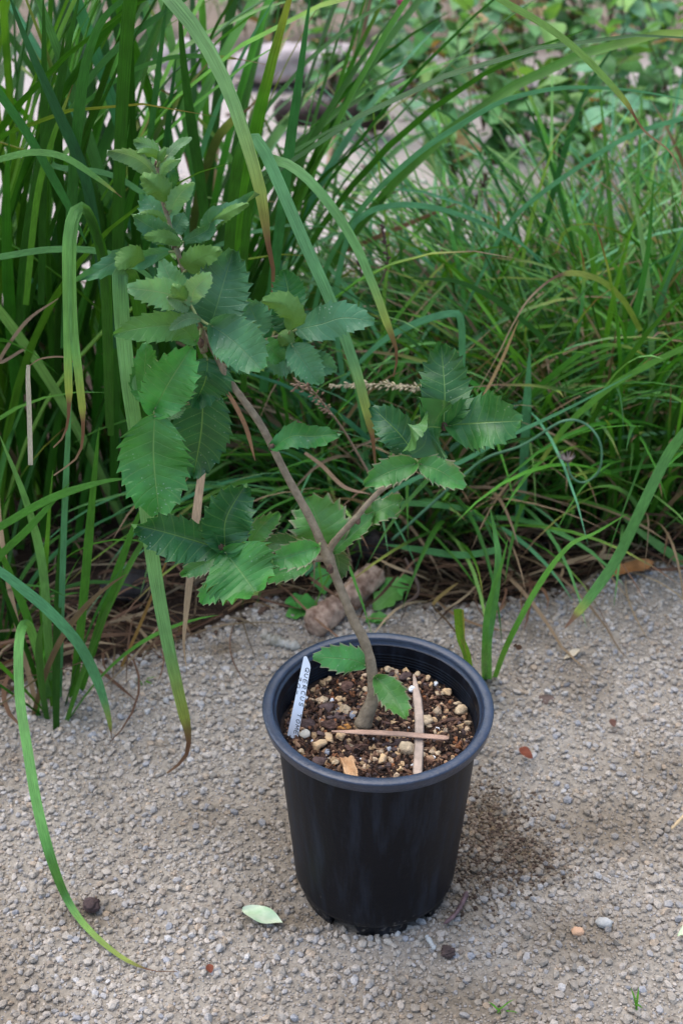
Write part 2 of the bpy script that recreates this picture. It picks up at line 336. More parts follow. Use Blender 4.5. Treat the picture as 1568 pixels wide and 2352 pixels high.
# ================================================================ GRASSES
GREENS = {'dark': (.022, .095, .008), 'mid': (.055, .19, .016), 'light': (.13, .30, .07), 'blue': (.08, .25, .105), 'bright': (.09, .25, .02), 'yellow': (.30, .33, .06),
          'straw': (.42, .29, .17), 'brown': (.16, .08, .045), 'olive': (.06, .085, .015), 'pale': (.55, .50, .44)}
GREENS = {k: np.array(v) for k, v in GREENS.items()}
def ribbon(path, half, side_roll=0., col='mid', dry=None, nC=5, fold=.22, base_y=True, roll_end=None, facecam=True, sidev=None, yl=.14):
    """path (n,3), half widths (n,) -> V, F, col, uv"""
    n = len(path); T = norm(np.gradient(path, axis=0))
    if facecam:
        view = norm(CAM - path); S = norm(np.cross(T, view))
    else: S = norm(sidev - T * np.sum(T * sidev, 1)[:, None])
    Nn = np.cross(S, T); rr = np.linspace(side_roll, side_roll if roll_end is None else roll_end, n)[:, None] * math.pi / 180
    S2 = S * np.cos(rr) + Nn * np.sin(rr); N2 = -S * np.sin(rr) + Nn * np.cos(rr)
    us = np.linspace(-1, 1, nC); prof = np.abs(us) * fold if nC == 3 else (np.array([1, .25, .05, .25, 1]) * fold if False else np.array([.35, .75, 0, .75, .35]) * fold)
    V = path[:, None] + half[:, None, None] * (us[None, :, None] * S2[:, None] - prof[None, :, None] * N2[:, None] * -1)
    idx = np.arange(n * nC).reshape(n, nC); F = np.stack([idx[:-1, :-1], idx[:-1, 1:], idx[1:, 1:], idx[1:, :-1]], -1).reshape(-1, 4)
    t = np.linspace(0, 1, n); g_ = lambda q: GREENS[q] if isinstance(q, str) else np.array(q)
    if isinstance(col, list): u_ = np.clip((t - (col[2] if len(col) > 2 else .25)) / .12, 0, 1)[:, None]; C = g_(col[0]) * (1 - u_) + g_(col[1]) * u_  # colour list: shading of the rising base painted into the blade colour
    else: C = np.repeat(g_(col)[None], n, 0)
    if dry is not None:
        a = np.clip((t - dry + yl * 1.1) / yl, 0, 1)[:, None] * .8; C = C * (1 - a) + GREENS['yellow'] * a
        b = np.clip((t - dry) / .015, 0, 1)[:, None]; C = C * (1 - b) + GREENS['brown'] * b
        c = np.clip((t - dry - .05) / .08, 0, 1)[:, None]; C = C * (1 - c) + GREENS['straw'] * .75 * c
    C = np.repeat(C[:, None], nC, 1).reshape(-1, 3)
    UV = np.stack(np.broadcast_arrays((us[None] + 1) / 2, (t * n / 3)[:, None]), -1).reshape(-1, 2)
    return V.reshape(-1, 3), F, C, UV
def rib_obj(name, geos, parent=None, mat=None):
    Vs, Fs, Cs, Us = [], [], [], []; o = 0
    for V, F, C, U in geos: Vs.append(V); Fs.append(F + o); Cs.append(C); Us.append(U); o += len(V)
    return link(name, mesh(name, np.vstack(Vs), np.vstack(Fs), [mat or BLADE], np.vstack(Cs), np.vstack(Us)), parent)
def wprof(n, w0=.6, tip=0., dry=None, cut=False):
    t = np.linspace(0, 1, n); p = w0 + (1 - w0) * np.clip(t / .25, 0, 1)
    if not cut: p = p * np.clip((1 - t) / .35, tip, 1) ** .65
    if dry is not None: p = p * (1 - .62 * np.clip((t - dry) / .03, 0, 1))
    return p
def traced(pts, wpx, col='mid', dry=None, roll=0., roll_end=None, n=48, w0=.75, cut=False, parent=None, name='blade', mat=None):
    """pts: (x, y, Y) on the plane at distance Y, or (x, y, 'g', h) lying h above the ground"""
    q = []
    for p in pts:
        if len(p) == 4: q.append(G(p[0], p[1], p[3]))
        else: q.append(P(*p))
    path = spline(q, n); dep = np.array([depth(a) for a in path]).mean()
    arc = np.concatenate([[0], np.cumsum(np.linalg.norm(np.diff(np.array(q), axis=0), axis=1))]); arc /= arc[-1]; sharp = isinstance(dry, int)
    if isinstance(col, list) and isinstance(col[2], int): col = [col[0], col[1], arc[col[2]] - .06]
    if sharp:
        dry = float(arc[dry]); t = np.linspace(0, 1, n); pr = .8 + .2 * np.clip(t / .2, 0, 1); pr = pr * (1 - .18 * np.clip((t - dry + .15) / .15, 0, 1)) * (1 - .5 * np.clip((t - dry) / .02, 0, 1)) * np.clip((1.02 - t) / max(1e-3, 1 - dry), .3, 1) ** .8
        half = pr * wpx * .5 * dep / FPX
    else: half = wprof(n, w0, 0, dry, cut) * wpx * .5 * dep / FPX
    half = np.maximum(half, .0003)
    return rib_obj(name, [ribbon(path, half, roll, col, dry, roll_end=roll_end, yl=.07 if sharp else .14)], parent, mat)

def wild(base, az, lean, length, width, droop, n=13, col=None, dry=None, twist=0., wob=.0):
    """a blade grown from its base by bending under its weight"""
    t = np.linspace(0, 1, n); th = lean + droop * t ** 1.6; a = az + wob * t
    d = np.stack([np.sin(th) * np.sin(a), np.sin(th) * np.cos(a), np.cos(th)], 1)
    path = np.vstack([[0, 0, 0], np.cumsum(d[:-1] * length / (n - 1), axis=0)]) + base
    lim = gh(path[:, 0], path[:, 1]) + .004 + .002 * rng.random(); path[:, 2] = np.maximum(path[:, 2], np.where(t > .1, lim, path[:, 2]))
    half = wprof(n, .8) * width * .5
    sidev = np.array((math.cos(az + twist), -math.sin(az + twist), 0.))[None].repeat(n, 0)
    return ribbon(path, half, 0, col, dry, nC=3, facecam=False, sidev=sidev, fold=.35, roll_end=rng.normal(0, 35))
CLUMPS = {}
def clump(key, c, rad, n, L, W, label, lean=(0.03, .5), droop=(.5, 2.2), cols=('dark', 'mid', 'light', 'blue'), pc=None, bias=None, dryp=.25, group='grass clumps growing beside the gravel', single=90, cat='grass clump', name='grass_clump', strawp=.05, ymin=.23):
    root = empty(name, (c[0], c[1], float(gh(c[0], c[1]))), label, cat, group); CLUMPS[key] = root
    geos = []; near_ = []
    for i in range(n):
        r = rad * math.sqrt(rng.random()); a = rng.uniform(0, 2 * math.pi); b = np.array((c[0] + r * math.cos(a), c[1] + r * math.sin(a), 0)); b[2] = gh(b[0], b[1]) - .004
        az = math.atan2(b[0] - c[0], b[1] - c[1]) + rng.normal(0, .9) if rng.random() < .6 else rng.uniform(0, 2 * math.pi)
        if bias is not None and rng.random() < bias[1]: az = bias[0] + rng.normal(0, .5)
        le = rng.uniform(*L); cc = rng.choice(len(cols), p=pc); c_ = GREENS[cols[cc]] * rng.uniform(.75, 1.35) * np.array((rng.uniform(.8, 1.25), 1, rng.uniform(.8, 1.2)))
        dr = None
        if rng.random() < strawp: c_ = GREENS['straw'] * rng.uniform(.3, .9); le = min(le, .32)
        elif rng.random() < dryp: dr = rng.uniform(.8, .97)
        for _try in range(12):
          gw = wild(b, az, rng.uniform(*lean), le, rng.uniform(*W), rng.uniform(*droop), col=c_, dry=dr, twist=rng.normal(0, .35), wob=rng.normal(0, .3))
          if ymin is None or gw[0][:, 1].min() > ymin: break
          az = az * .5 + rng.normal(0, .8); le *= .9
        geos.append(gw)
        near_.append(-depth(b) + rng.normal(0, .05) + le * .1)
    order = np.argsort(near_)[::-1]; k = min(single, n)
    for i in order[:k]: rib_obj('blade', [geos[i]], root)
    if n > k: tag(rib_obj('finer_blades', [geos[i] for i in order[k:]], root), 'mass of finer blades filling the clump', kind='stuff')
    return root

clump('L1', (-.44, .52), .13, 150, (.5, 1.1), (.009, .0135), 'tall sedge clump of broad dark arching blades at the left edge of the picture', (.02, .35), (.2, 1.9), ('dark', 'mid', 'light', 'bright'), [.5, .36, .07, .07], single=45)
clump('L2', (-.24, .62), .12, 120, (.4, 1.0), (.009, .0125), 'tall sedge clump of upright dark blades directly behind the leaning sapling', (.02, .4), (.2, 1.9), ('dark', 'mid', 'light', 'blue'), [.5, .36, .07, .07], single=50)
clump('L3', (-.13, .95), .13, 60, (.25, .6), (.007, .010), 'dark green sedge clump further back between the tall clump and the path', (.05, .5), (.3, 2.0), ('dark', 'mid', 'light', 'blue'), [.45, .3, .1, .15], single=60)
clump('M1', (.03, .60), .13, 560, (.18, .44), (.003, .0058), 'dense fine bladed grass clump in the middle behind the pot', (.1, 1.0), (.6, 2.0), ('dark', 'mid', 'light', 'blue'), [.22, .38, .18, .22], single=60, strawp=.17)
clump('M2', (.20, .82), .16, 600, (.25, .55), (.003, .006), 'fine bladed grass mound further back, spreading towards the leafy plants', (.1, .9), (.6, 2.0), ('dark', 'mid', 'light', 'blue'), [.15, .35, .2, .3], single=60, strawp=.15, bias=(-1.1, .45))
clump('R1', (.30, .60), .12, 520, (.22, .48), (.003, .0065), 'thick grass clump right of the pot with broad upright blades', (.03, .7), (.3, 2.0), ('dark', 'mid', 'light', 'bright'), [.3, .42, .18, .1], single=70, strawp=.15)
clump('R2', (.52, .68), .15, 480, (.25, .5), (.003, .007), 'thick grass clump at the right edge of the picture beside the gravel', (.03, .7), (.3, 2.0), ('dark', 'mid', 'light', 'bright'), [.3, .42, .18, .1], single=70, strawp=.15)
clump('R3', (.45, 1.05), .2, 380, (.2, .44), (.003, .006), 'grass clump behind the right hand clump, in front of the leafy plants', (.05, .8), (.4, 2.0), ('dark', 'mid', 'light', 'blue'), [.15, .35, .2, .3], single=60)
g = G(120, 1640)
clump('F1', (g[0], g[1]), .02, 12, (.10, .28), (.005, .0075), 'small sedge tuft rooted at the left edge of the gravel', (.05, .6), (.1, .9), ('mid', 'dark', 'blue'), [.4, .45, .15], single=12, name='grass_tuft', cat='grass tuft', strawp=.15, ymin=None)
g = G(20, 1500)
clump('F2', (g[0] - .03, g[1] + .03), .03, 26, (.12, .36), (.004, .007), 'dark grass tuft half out of the picture on the left, behind the small tuft', (.05, .8), (.3, 1.5), ('mid', 'dark', 'blue'), [.25, .65, .1], single=26, name='grass_tuft', cat='grass tuft', strawp=.2, ymin=None)
g = G(1122, 1558)
SPR = empty('grass_tuft', (g[0], g[1], 0), 'little pale green grass sprout pushing through gravel just right of the pot', 'grass tuft', 'grass clumps growing beside the gravel')
g = G(-60, 1650)
HANG = CLUMPS['L1']; L2 = CLUMPS['L2']

# blades the photograph shows one by one
L1 = CLUMPS['L1']
# big hanging pale blade and its neighbours in front of the tall clump; shade painted on rising parts
traced([(262, 1150, .42), (268, 700, .36), (278, 300, .30), (300, 0, .24), (325, -70, .2), (352, -50, .18), (380, -15, .17), (430, 40, .16), (485, 125, .155), (532, 225, .15), (570, 340, .145), (596, 430, .14), (605, 480, .14), (613, 545, .14), (626, 610, .14), (629, 660, .14), (610, 730, .14)], 28, ['dark', (.19, .35, .13), 5], 12, parent=L2, w0=.9)
traced([(520, 900, .34), (525, 600, .26), (545, 380, .2), (572, 318, .17), (600, 335, .16), (640, 420, .15), (700, 560, .14), (750, 670, .135), (790, 770, .13), (820, 860, .125), (846, 960, .12), (856, 1010, .12), (862, 1072, .12)], 25, ['dark', (.13, .31, .13), 3], 10, parent=L2, w0=.9)
traced([(560, 900, .36), (560, 600, .28), (590, 390, .22), (640, 370, .18), (700, 405, .16), (765, 480, .15), (820, 570, .145), (860, 665, .14), (892, 752, .135), (906, 790, .135), (912, 820, .135), (903, 865, .135)], 20, ['dark', (.15, .33, .11), 3], 8, parent=L2, w0=.9)
traced([(250, 980, .2), (240, 650, .14), (215, 520, .1), (190, 474, .08), (168, 490, .07), (155, 560, .06), (156, 700, .055), (157, 860, .05), (159, 905, .05), (158, 955, .05), (148, 1000, .05), (123, 1028, .05)], 20, ['dark', 'light', 3], 8, parent=L1, w0=.9)
traced([(255, 1000, .22), (246, 650, .15), (220, 530, .11), (195, 482, .085), (172, 500, .07), (164, 600, .06), (168, 740, .055), (180, 850, .05), (189, 935, .05), (191, 1000, .05), (178, 1050, .05), (124, 1092, .05)], 20, ['dark', 'light', 3], 8, parent=L1, w0=.9)
traced([(345, 1150, .4), (335, 900, .3), (322, 720, .2), (300, 632, .12), (279, 622, .09), (276, 640, .087), (282, 750, .085), (296, 880, .08), (315, 1010, .08), (335, 1160, .075), (352, 1290, .075), (380, 1450, .07), (408, 1580, .07), (425, 1652, .07), (434, 1700, .07), (424, 1742, .07), (384, 1776, .07)], 30, ['dark', (.15, .32, .11), 4], 13, parent=L1, w0=.9, n=70)
traced([(-40, 1290, .1), (0, 1312, .1), (60, 1358, .1), (120, 1410, .1), (180, 1478, .1), (222, 1558, .1), (248, 1640, .1), (258, 1700, .1)], 24, 'blue', .93, parent=CLUMPS['F2'])
traced([(112, 1600, .2), (80, 1470, .17), (58, 1432, .15), (44, 1480, .12), (46, 1600, .08), (62, 1710, .04), (84, 1840, .0), (114, 1960, -.03), (152, 2060, 'g', .012), (200, 2130, 'g', .008), (275, 2195, 'g', .008), (345, 2228, 'g', .008), (408, 2232, 'g', .008)], 22, (.10, .27, .06), .93, parent=CLUMPS['F1'], n=64, w0=.9)
F1 = CLUMPS['F1']
for pts, wd, c_ in (([(128, 1640, .215), (112, 1480, .2), (98, 1300, .2), (60, 1150, .2), (0, 1000, .2)], 20, 'light'),
                    ([(136, 1640, .215), (142, 1400, .2), (150, 1150, .2), (162, 900, .18), (170, 780, .18)], 14, 'blue'),
                    ([(165, 1630, .215), (190, 1400, .2), (212, 1150, .2), (228, 980, .2)], 20, 'mid'),
                    ([(172, 1630, .22), (235, 1420, .22), (300, 1230, .22), (340, 1140, .22)], 20, 'mid'),
                    ([(120, 1640, .215), (70, 1440, .2), (20, 1310, .2), (-30, 1200, .18)], 18, 'mid'),
                    ([(130, 1640, .215), (105, 1380, .21), (112, 1200, .2), (122, 1080, .2)], 12, 'bright')):
    traced(pts, wd, c_, parent=F1, w0=.9)
F2 = CLUMPS['F2']
traced([(-60, 1240, .2), (0, 1210, .19), (115, 1146, .18), (230, 1108, .17), (302, 1098, .17)], 18, 'mid', parent=F2)
traced([(-60, 1360, .2), (0, 1278, .19), (60, 1220, .18), (115, 1160, .18), (160, 1110, .18)], 17, 'mid', parent=F2)
for pts, wd, c_, dr in (([(272, 900, .42), (275, 425, .40), (284, 200, .38), (292, -20, .36)], 28, 'dark', None),
        ([(95, 700, .4), (101, 350, .38), (102, 150, .37), (100, -20, .36)], 18, 'dark', None),
        ([(260, 800, .34), (215, 500, .32), (185, 375, .31), (130, 250, .3), (60, 90, .29), (18, -20, .28)], 25, (.02, .09, .03), None),
        ([(40, 800, .4), (62, 560, .38), (85, 430, .37), (115, 300, .36), (147, 150, .35), (185, -20, .34)], 26, 'dark', None),
        ([(150, 800, .34), (168, 420, .32), (180, 280, .31), (197, 150, .30), (232, 52, .29), (290, -8, .28), (340, -60, .27)], 25, (.03, .13, .02), None),
        ([(605, 900, .45), (622, 700, .44), (640, 540, .43), (665, 340, .42), (690, 160, .41), (714, -20, .40)], 24, (.03, .14, .035), None),
        ([(495, 850, .5), (480, 600, .48), (462, 430, .47), (435, 250, .46), (418, 100, .45), (412, -20, .44)], 24, 'dark', None),
        ([(330, 550, .4), (342, 350, .4), (362, 180, .4), (386, -20, .4)], 14, (.03, .13, .02), None),
        ([(60, 700, .36), (85, 460, .35), (118, 330, .34), (150, 240, .34), (168, 195, .34)], 15, 'bright', .95),
        ([(-20, 180, .3), (0, 215, .3), (65, 310, .3), (145, 450, .3), (200, 560, .3)], 20, (.03, .14, .02), None),
        ([(-10, 368, .27), (75, 350, .27), (150, 362, .27), (225, 410, .27), (280, 453, .27)], 15, 'light', .93),
        ([(120, 375, .35), (140, 385, .35), (250, 400, .35), (330, 445, .35), (400, 500, .35)], 13, (.10, .26, .08), None),
        ([(180, 250, .5), (200, 232, .5), (300, 165, .5), (400, 131, .5), (500, 131, .5), (560, 138, .5), (628, 152, .5)], 10, (.06, .2, .03), .8),
        ([(180, 240, .4), (200, 190, .4), (280, 100, .4), (375, 30, .4), (460, -20, .4)], 15, (.05, .17, .03), None),
        ([(0, 590, .3), (120, 573, .3), (240, 580, .3), (330, 625, .3), (400, 700, .3)], 15, (.09, .24, .06), None),
        ([(430, 620, .6), (450, 480, .6), (490, 340, .6), (530, 280, .6), (570, 250, .6), (600, 215, .6), (640, 165, .6)], 20, 'olive', .72),
        ([(420, 900, .5), (380, 700, .5), (372, 500, .5), (385, 300, .5), (405, 130, .5)], 20, (.02, .1, .02), None),
        ([(440, 900, .55), (445, 700, .55), (430, 500, .55), (480, 300, .55), (560, 120, .55), (640, -20, .55)], 12, 'blue', None)):
    traced(pts, wd, c_, dr, parent=L2 if pts[0][0] > 250 else L1, w0=.95)
# right side
M1, M2, R1, R2 = (CLUMPS[k] for k in ('M1', 'M2', 'R1', 'R2'))
for par, pts, wd, c_, dr in (
        (M2, [(690, 900, .6), (740, 640, .55), (830, 480, .5), (950, 360, .48), (1060, 285, .47), (1160, 230, .46), (1280, 203, .46), (1400, 203, .46), (1500, 215, .46), (1600, 235, .46)], 12, 'blue', None),
        (R2, [(1040, -80, .3), (1135, -10, .3), (1250, 58, .3), (1330, 120, .3), (1400, 192, .3), (1440, 240, .3), (1478, 300, .3), (1540, 352, .3), (1566, 420, .3), (1560, 475, .3)], 15, (.18, .33, .08), 5),
        (M1, [(790, 900, .5), (770, 700, .5), (800, 540, .5), (835, 495, .5), (870, 478, .5), (930, 470, .5), (1010, 480, .5), (1100, 510, .5), (1180, 550, .5), (1250, 600, .5)], 13, 'blue', None),
        (R2, [(1620, 262, .6), (1568, 272, .6), (1450, 310, .6), (1330, 382, .6), (1180, 500, .6), (1100, 640, .6), (1040, 780, .6)], 11, 'blue', None),
        (R1, [(1470, 760, .5), (1430, 690, .46), (1370, 640, .42), (1290, 630, .4), (1220, 680, .38), (1180, 740, .37), (1140, 820, .36), (1095, 900, .35)], 13, (.17, .25, .05), .55),
        (R1, [(1140, 1050, .5), (1200, 930, .48), (1300, 835, .46), (1370, 797, .45), (1440, 797, .44), (1505, 832, .44)], 12, 'mid', .93),
        (R1, [(1620, 780, .4), (1568, 800, .4), (1500, 832, .4), (1400, 890, .4), (1300, 978, .4), (1240, 1060, .4), (1180, 1115, .4)], 14, (.08, .22, .02), .83),
        (R1, [(1190, 1200, .45), (1200, 1100, .45), (1208, 950, .45), (1216, 800, .45)], 21, 'blue', None),
        (R1, [(1380, 800, .6), (1362, 620, .6), (1350, 555, .6), (1320, 525, .6), (1292, 538, .6), (1275, 580, .6), (1240, 592, .6)], 12, 'bright', .9),
        (R1, [(1440, 850, .6), (1430, 660, .6), (1410, 610, .6), (1385, 600, .6), (1360, 630, .6)], 12, 'bright', None),
        (R2, [(1640, 960, .3), (1590, 980, .3), (1566, 1000, .3), (1530, 1050, .3), (1480, 1150, .29), (1420, 1275, .28), (1370, 1350, .27), (1325, 1408, .26), (1296, 1443, .25)], 24, (.08, .22, .05), 7),
        (M2, [(1050, 1000, .45), (1060, 830, .45), (1058, 740, .45), (1040, 720, .45), (960, 740, .45), (870, 790, .45), (760, 900, .45)], 16, 'blue', None),
        (M1, [(1300, 830, .5), (1180, 720, .5), (1060, 650, .5), (940, 640, .5)], 12, 'dark', None),
        (R1, [(700, 1320, .35), (900, 1130, .35), (1060, 1060, .35), (1150, 1010, .35), (1300, 940, .35), (1450, 860, .35)], 10, 'blue', None),
        (M1, [(760, 1240, .4), (880, 1165, .4), (1000, 1160, .4), (1100, 1185, .4), (1140, 1260, .4)], 13, (.08, .24, .06), None),
        (M1, [(1150, 1262, .36), (1060, 1275, .36), (960, 1262, .36), (880, 1250, .36)], 16, (.07, .22, .06), None),
        (R2, [(1700, 1360, .42), (1568, 1290, .42), (1480, 1230, .42), (1430, 1190, .42)], 20, (.12, .28, .07), None),
        (R1, [(1250, 1330, .5), (1330, 1120, .5), (1420, 860, .5), (1480, 620, .5), (1500, 420, .5)], 18, (.04, .17, .02), None),
        (R2, [(1480, 1000, .6), (1500, 760, .6), (1560, 560, .6), (1640, 420, .6)], 17, (.08, .22, .09), None),
        (R1, [(1180, 860, .8), (1220, 640, .8), (1270, 440, .8), (1340, 220, .8), (1440, 60, .8)], 14, (.03, .12, .03), None)):
    traced(pts, wd, c_, dr, parent=par, w0=.95)
for pts, wd, c_, dr in (([(1120, 1565, 'g', 0.), (1118, 1480, .19), (1127, 1417, .19), (1143, 1297, .19), (1136, 1225, .2), (1125, 1170, .2)], 21, (.09, .26, .06), None),
                    ([(1112, 1562, 'g', 0.), (1112, 1500, .18), (1120, 1400, .18), (1150, 1300, .18), (1165, 1240, .18)], 14, (.09, .26, .04), None),
                    ([(1134, 1560, 'g', 0.), (1167, 1474, .19), (1239, 1340, .2), (1306, 1254, .21), (1364, 1225, .22), (1440, 1180, .22)], 13, (.10, .28, .03), None)):
    traced(pts, wd, c_, dr, parent=SPR, w0=.9)
g = G(1078, 1535)
t2 = empty('grass_tuft', (g[0], g[1], 0), 'short yellowish clipped grass shoot right against the back of the pot rim', 'grass tuft', 'grass clumps growing beside the gravel')
traced([(1080, 1545, .15), (1070, 1500, .15), (1056, 1460, .15), (1050, 1398, .15)], 18, (.16, .30, .02), None, parent=t2, cut=True)
traced([(1076, 1545, .15), (1064, 1490, .15), (1062, 1440, .15), (1060, 1400, .15)], 9, (.3, .3, .05), None, parent=t2, cut=True)

# dry strips and stalks standing among the clumps
def dry_thing(pts, wd, label, col='straw', cut=False, cat='straw', name='straw', roll_end=None):
    q = G(pts[0][0], pts[0][1]) if len(pts[0]) == 4 else P(*pts[0])
    o = traced(pts, wd, GREENS[col] * .9 if isinstance(col, str) else col, None, cut=cut, name=name, mat=DRY, roll_end=roll_end)
    return tag(o, label, cat, 'dead straws among the grasses')
dry_thing([(468, 1060, .22), (455, 1150, .2), (440, 1290, .17), (428, 1400, .15), (422, 1480, .13), (430, 1545, .11)], 21, 'long tan dead blade hanging to the gravel beside the hanging green blade', (.42, .29, .19), roll_end=70)
dry_thing([(66, 838, .12), (65, 870, .12), (68, 950, .12), (71, 1068, .12)], 11, 'bleached whitish dead blade hanging at far left beside the paired hanging blades', 'pale', True)
dry_thing([(515, 890, .2), (540, 930, .2), (566, 985, .2), (586, 1058, .2)], 10, 'short reddish tan dead blade hanging just left of the sapling stem', (.35, .19, .12))
dry_thing([(175, 835, .125), (145, 820, .12), (95, 824, .12), (66, 842, .12)], 4, 'thin brown curled tip meeting the bleached whitish dead blade at far left', (.25, .16, .10))
dry_thing([(700, 1040, .25), (740, 1070, .25), (790, 1118, .25), (850, 1135, .25)], 9, 'curved tan dead blade between the sapling stem and its right branch', (.4, .25, .16))
dry_thing([(760, 590, .8), (900, 530, .8), (1055, 465, .8)], 11, 'straight reddish brown dead stalk slanting across the back of the middle clump', (.2, .1, .06))
dry_thing([(60, 800, .3), (0, 830, .3), (60, 740, .3), (135, 685, .3)], 8, 'thin curled brown dead blade beside the two pale hanging blades', (.3, .2, .13))
dry_thing([(1568, 1298, .44), (1470, 1290, .43), (1380, 1278, .42), (1290, 1295, .41), (1200, 1325, .40)], 13, 'long tan dead blade lying along the edge of the gravel on the right', (.4, .27, .15))
dry_thing([(1090, 950, .4), (1150, 830, .4), (1190, 735, .4)], 7, 'thin tan dead stem slanting up behind the right branch leaves', (.4, .26, .13))
dry_thing([(240, 1620, .25), (320, 1440, .25), (365, 1330, .25), (400, 1250, .25)], 7, 'ochre bent dead stem rising from the soil behind the left tuft', (.35, .2, .06))
dry_thing([(1420, 470, .9), (1500, 545, .9), (1580, 630, .9)], 10, 'pale straw blade slanting down at the right picture edge', (.55, .4, .2))
dry_thing([(980, 1405, .35), (1010, 1370, .36), (1052, 1338, .37)], 8, 'short yellow straw lying on dirt behind the pot', (.45, .3, .1))
dry_thing([(730, 1000, .7), (840, 910, .7), (1000, 800, .7)], 9, 'reddish dead stalk low in the middle grass', (.25, .11, .07))

# thatch of dead leaves low between the clumps
geos = []
for i in range(1700):
    x = rng.uniform(-.7, .8); y = edge_y(x) + abs(rng.normal(0, .16)) + .005; y = float(y)
    h0 = .002 + .05 * rng.random() ** 2.2; az = rng.uniform(0, 6.28); L_ = rng.uniform(.03, .16); n_ = 7; t = np.linspace(0, 1, n_)
    a = az + rng.normal(0, .9) * t
    p = np.stack([x + np.cumsum(np.cos(a)) * L_ / n_, y + np.cumsum(np.sin(a)) * L_ / n_, t * 0], 1)
    p[:, 2] = gh(p[:, 0], p[:, 1]) + h0 + .03 * math.sin(i) ** 2 * np.sin(t * math.pi * rng.uniform(.6, 1)) * rng.random()
    c_ = np.array([(.33, .21, .12), (.42, .31, .19), (.17, .09, .055), (.27, .15, .09)][rng.integers(4)]) * rng.uniform(.3, .95)
    sv_ = np.array((0, 0, 1.))[None].repeat(n_, 0) if rng.random() < .25 else np.array((-math.sin(az), math.cos(az), 0))[None].repeat(n_, 0)
    geos.append(ribbon(p, wprof(n_, .6) * rng.uniform(.0012, .0042) * .5, 0, c_, None, 3, facecam=False, sidev=sv_, roll_end=rng.normal(0, 60)))
tag(rib_obj('dry_thatch', geos, None, DRY), 'tangle of dead brown and straw coloured grass lying at the foot of the clumps', 'dead grass', kind='stuff')
# brown leaf crumbs on the bare soil
n = 5000; x = rng.uniform(-.7, .8, n); y = edge_y(x) + rng.random(n) ** 1.5 * .7 - .012; s = .001 + .005 * rng.random(n) ** 3
pal = np.array([(.08, .05, .035), (.13, .08, .055), (.05, .035, .028), (.22, .17, .13)])
tag(scatter('soil_crumbs', ICO1, np.stack([x, y, gh(x, y) + s * .3], 1), s, pal[rng.choice(4, n)], gm, (.3, .8), .2), 'dark soil crumbs and leaf fragments under the grasses', 'soil', kind='stuff')

# far dry brush behind the stones (reads as one mass)
geos = []
for i in range(1700):
    x = rng.uniform(-2.0, 1.5); y = rng.uniform(2.9, 5.0)
    c_ = (np.array((.26, .20, .13)) if rng.random() < .35 else np.array((.10, .2, .07))) * rng.uniform(.5, 1.2)
    geos.append(wild(np.array((x, y, 0.)), rng.uniform(0, 6.28), rng.uniform(.1, 1.2), rng.uniform(.08, .3), rng.uniform(.003, .008), rng.uniform(.6, 2.2), n=7, col=c_))
tag(rib_obj('dry_brush', geos, None, DRY), 'blurred straw coloured brush far behind the path', 'brush', kind='stuff')

# ================================================================ BACKGROUND STONES, SHADED GAP, WOOD
def rock(name, c, r, colr, label, cat, group=None, rough=.18, rz=0, ic=ICO4, mat=None, seed=0, fine=.05, cut=(.72, .98, 7)):
    v, f = ic; rr = np.random.default_rng(seed)
    d = np.ones(len(v))
    for k in range(cut[2]):
        q = rr.normal(size=3); q /= np.linalg.norm(q); d = np.minimum(d, (rr.uniform(*cut[:2])) / np.maximum(v @ q, .05))
    d *= 1 + fine * sum(np.sin(v @ (rr.normal(size=3) * s_) + rr.uniform(0, 6)) / (1 + .3 * i) for i, s_ in enumerate((3, 5, 9, 15, 22)))
    V = v * d[:, None] * np.array(r); cz, sz = math.cos(rz), math.sin(rz)
    V = np.stack([V[:, 0] * cz - V[:, 1] * sz, V[:, 0] * sz + V[:, 1] * cz, V[:, 2]], 1) + np.array(c)
    m = mat or simple(name + '_stone', colr, .85, .25, 40 / max(r[0] * 20, .5), .3, .7, 120 / max(r[0] * 12, .4))
    return tag(link(name, mesh(name, V, f, [m])), label, cat, group)
rk = (.5, .42, .41)
for (dx, dy, r_, lb, s_) in ((640, 175, (.13, .09, .045), 'broad pinkish white rock with a flat top just behind the big hanging blade', 1), (790, 185, (.11, .09, .05), 'pinkish grey rock next to the brown upright stalk', 2),
                        (930, 190, (.06, .05, .035), 'smaller pale rock left of the leafy plants', 3), (1240, 225, (.07, .05, .035), 'pale rock showing between leaves below the arching blue green blade', 4), (440, 170, (.10, .07, .05), 'brownish grey rock hidden behind upright sedge blades at upper left', 5)):
    p = G(dx, dy); rock('rock', (p[0], p[1], r_[2] * .6), r_, rk, lb, 'rock', 'rocks behind the path', seed=s_, rz=s_ * .7, ic=ICO3)
p = G(760, 285)
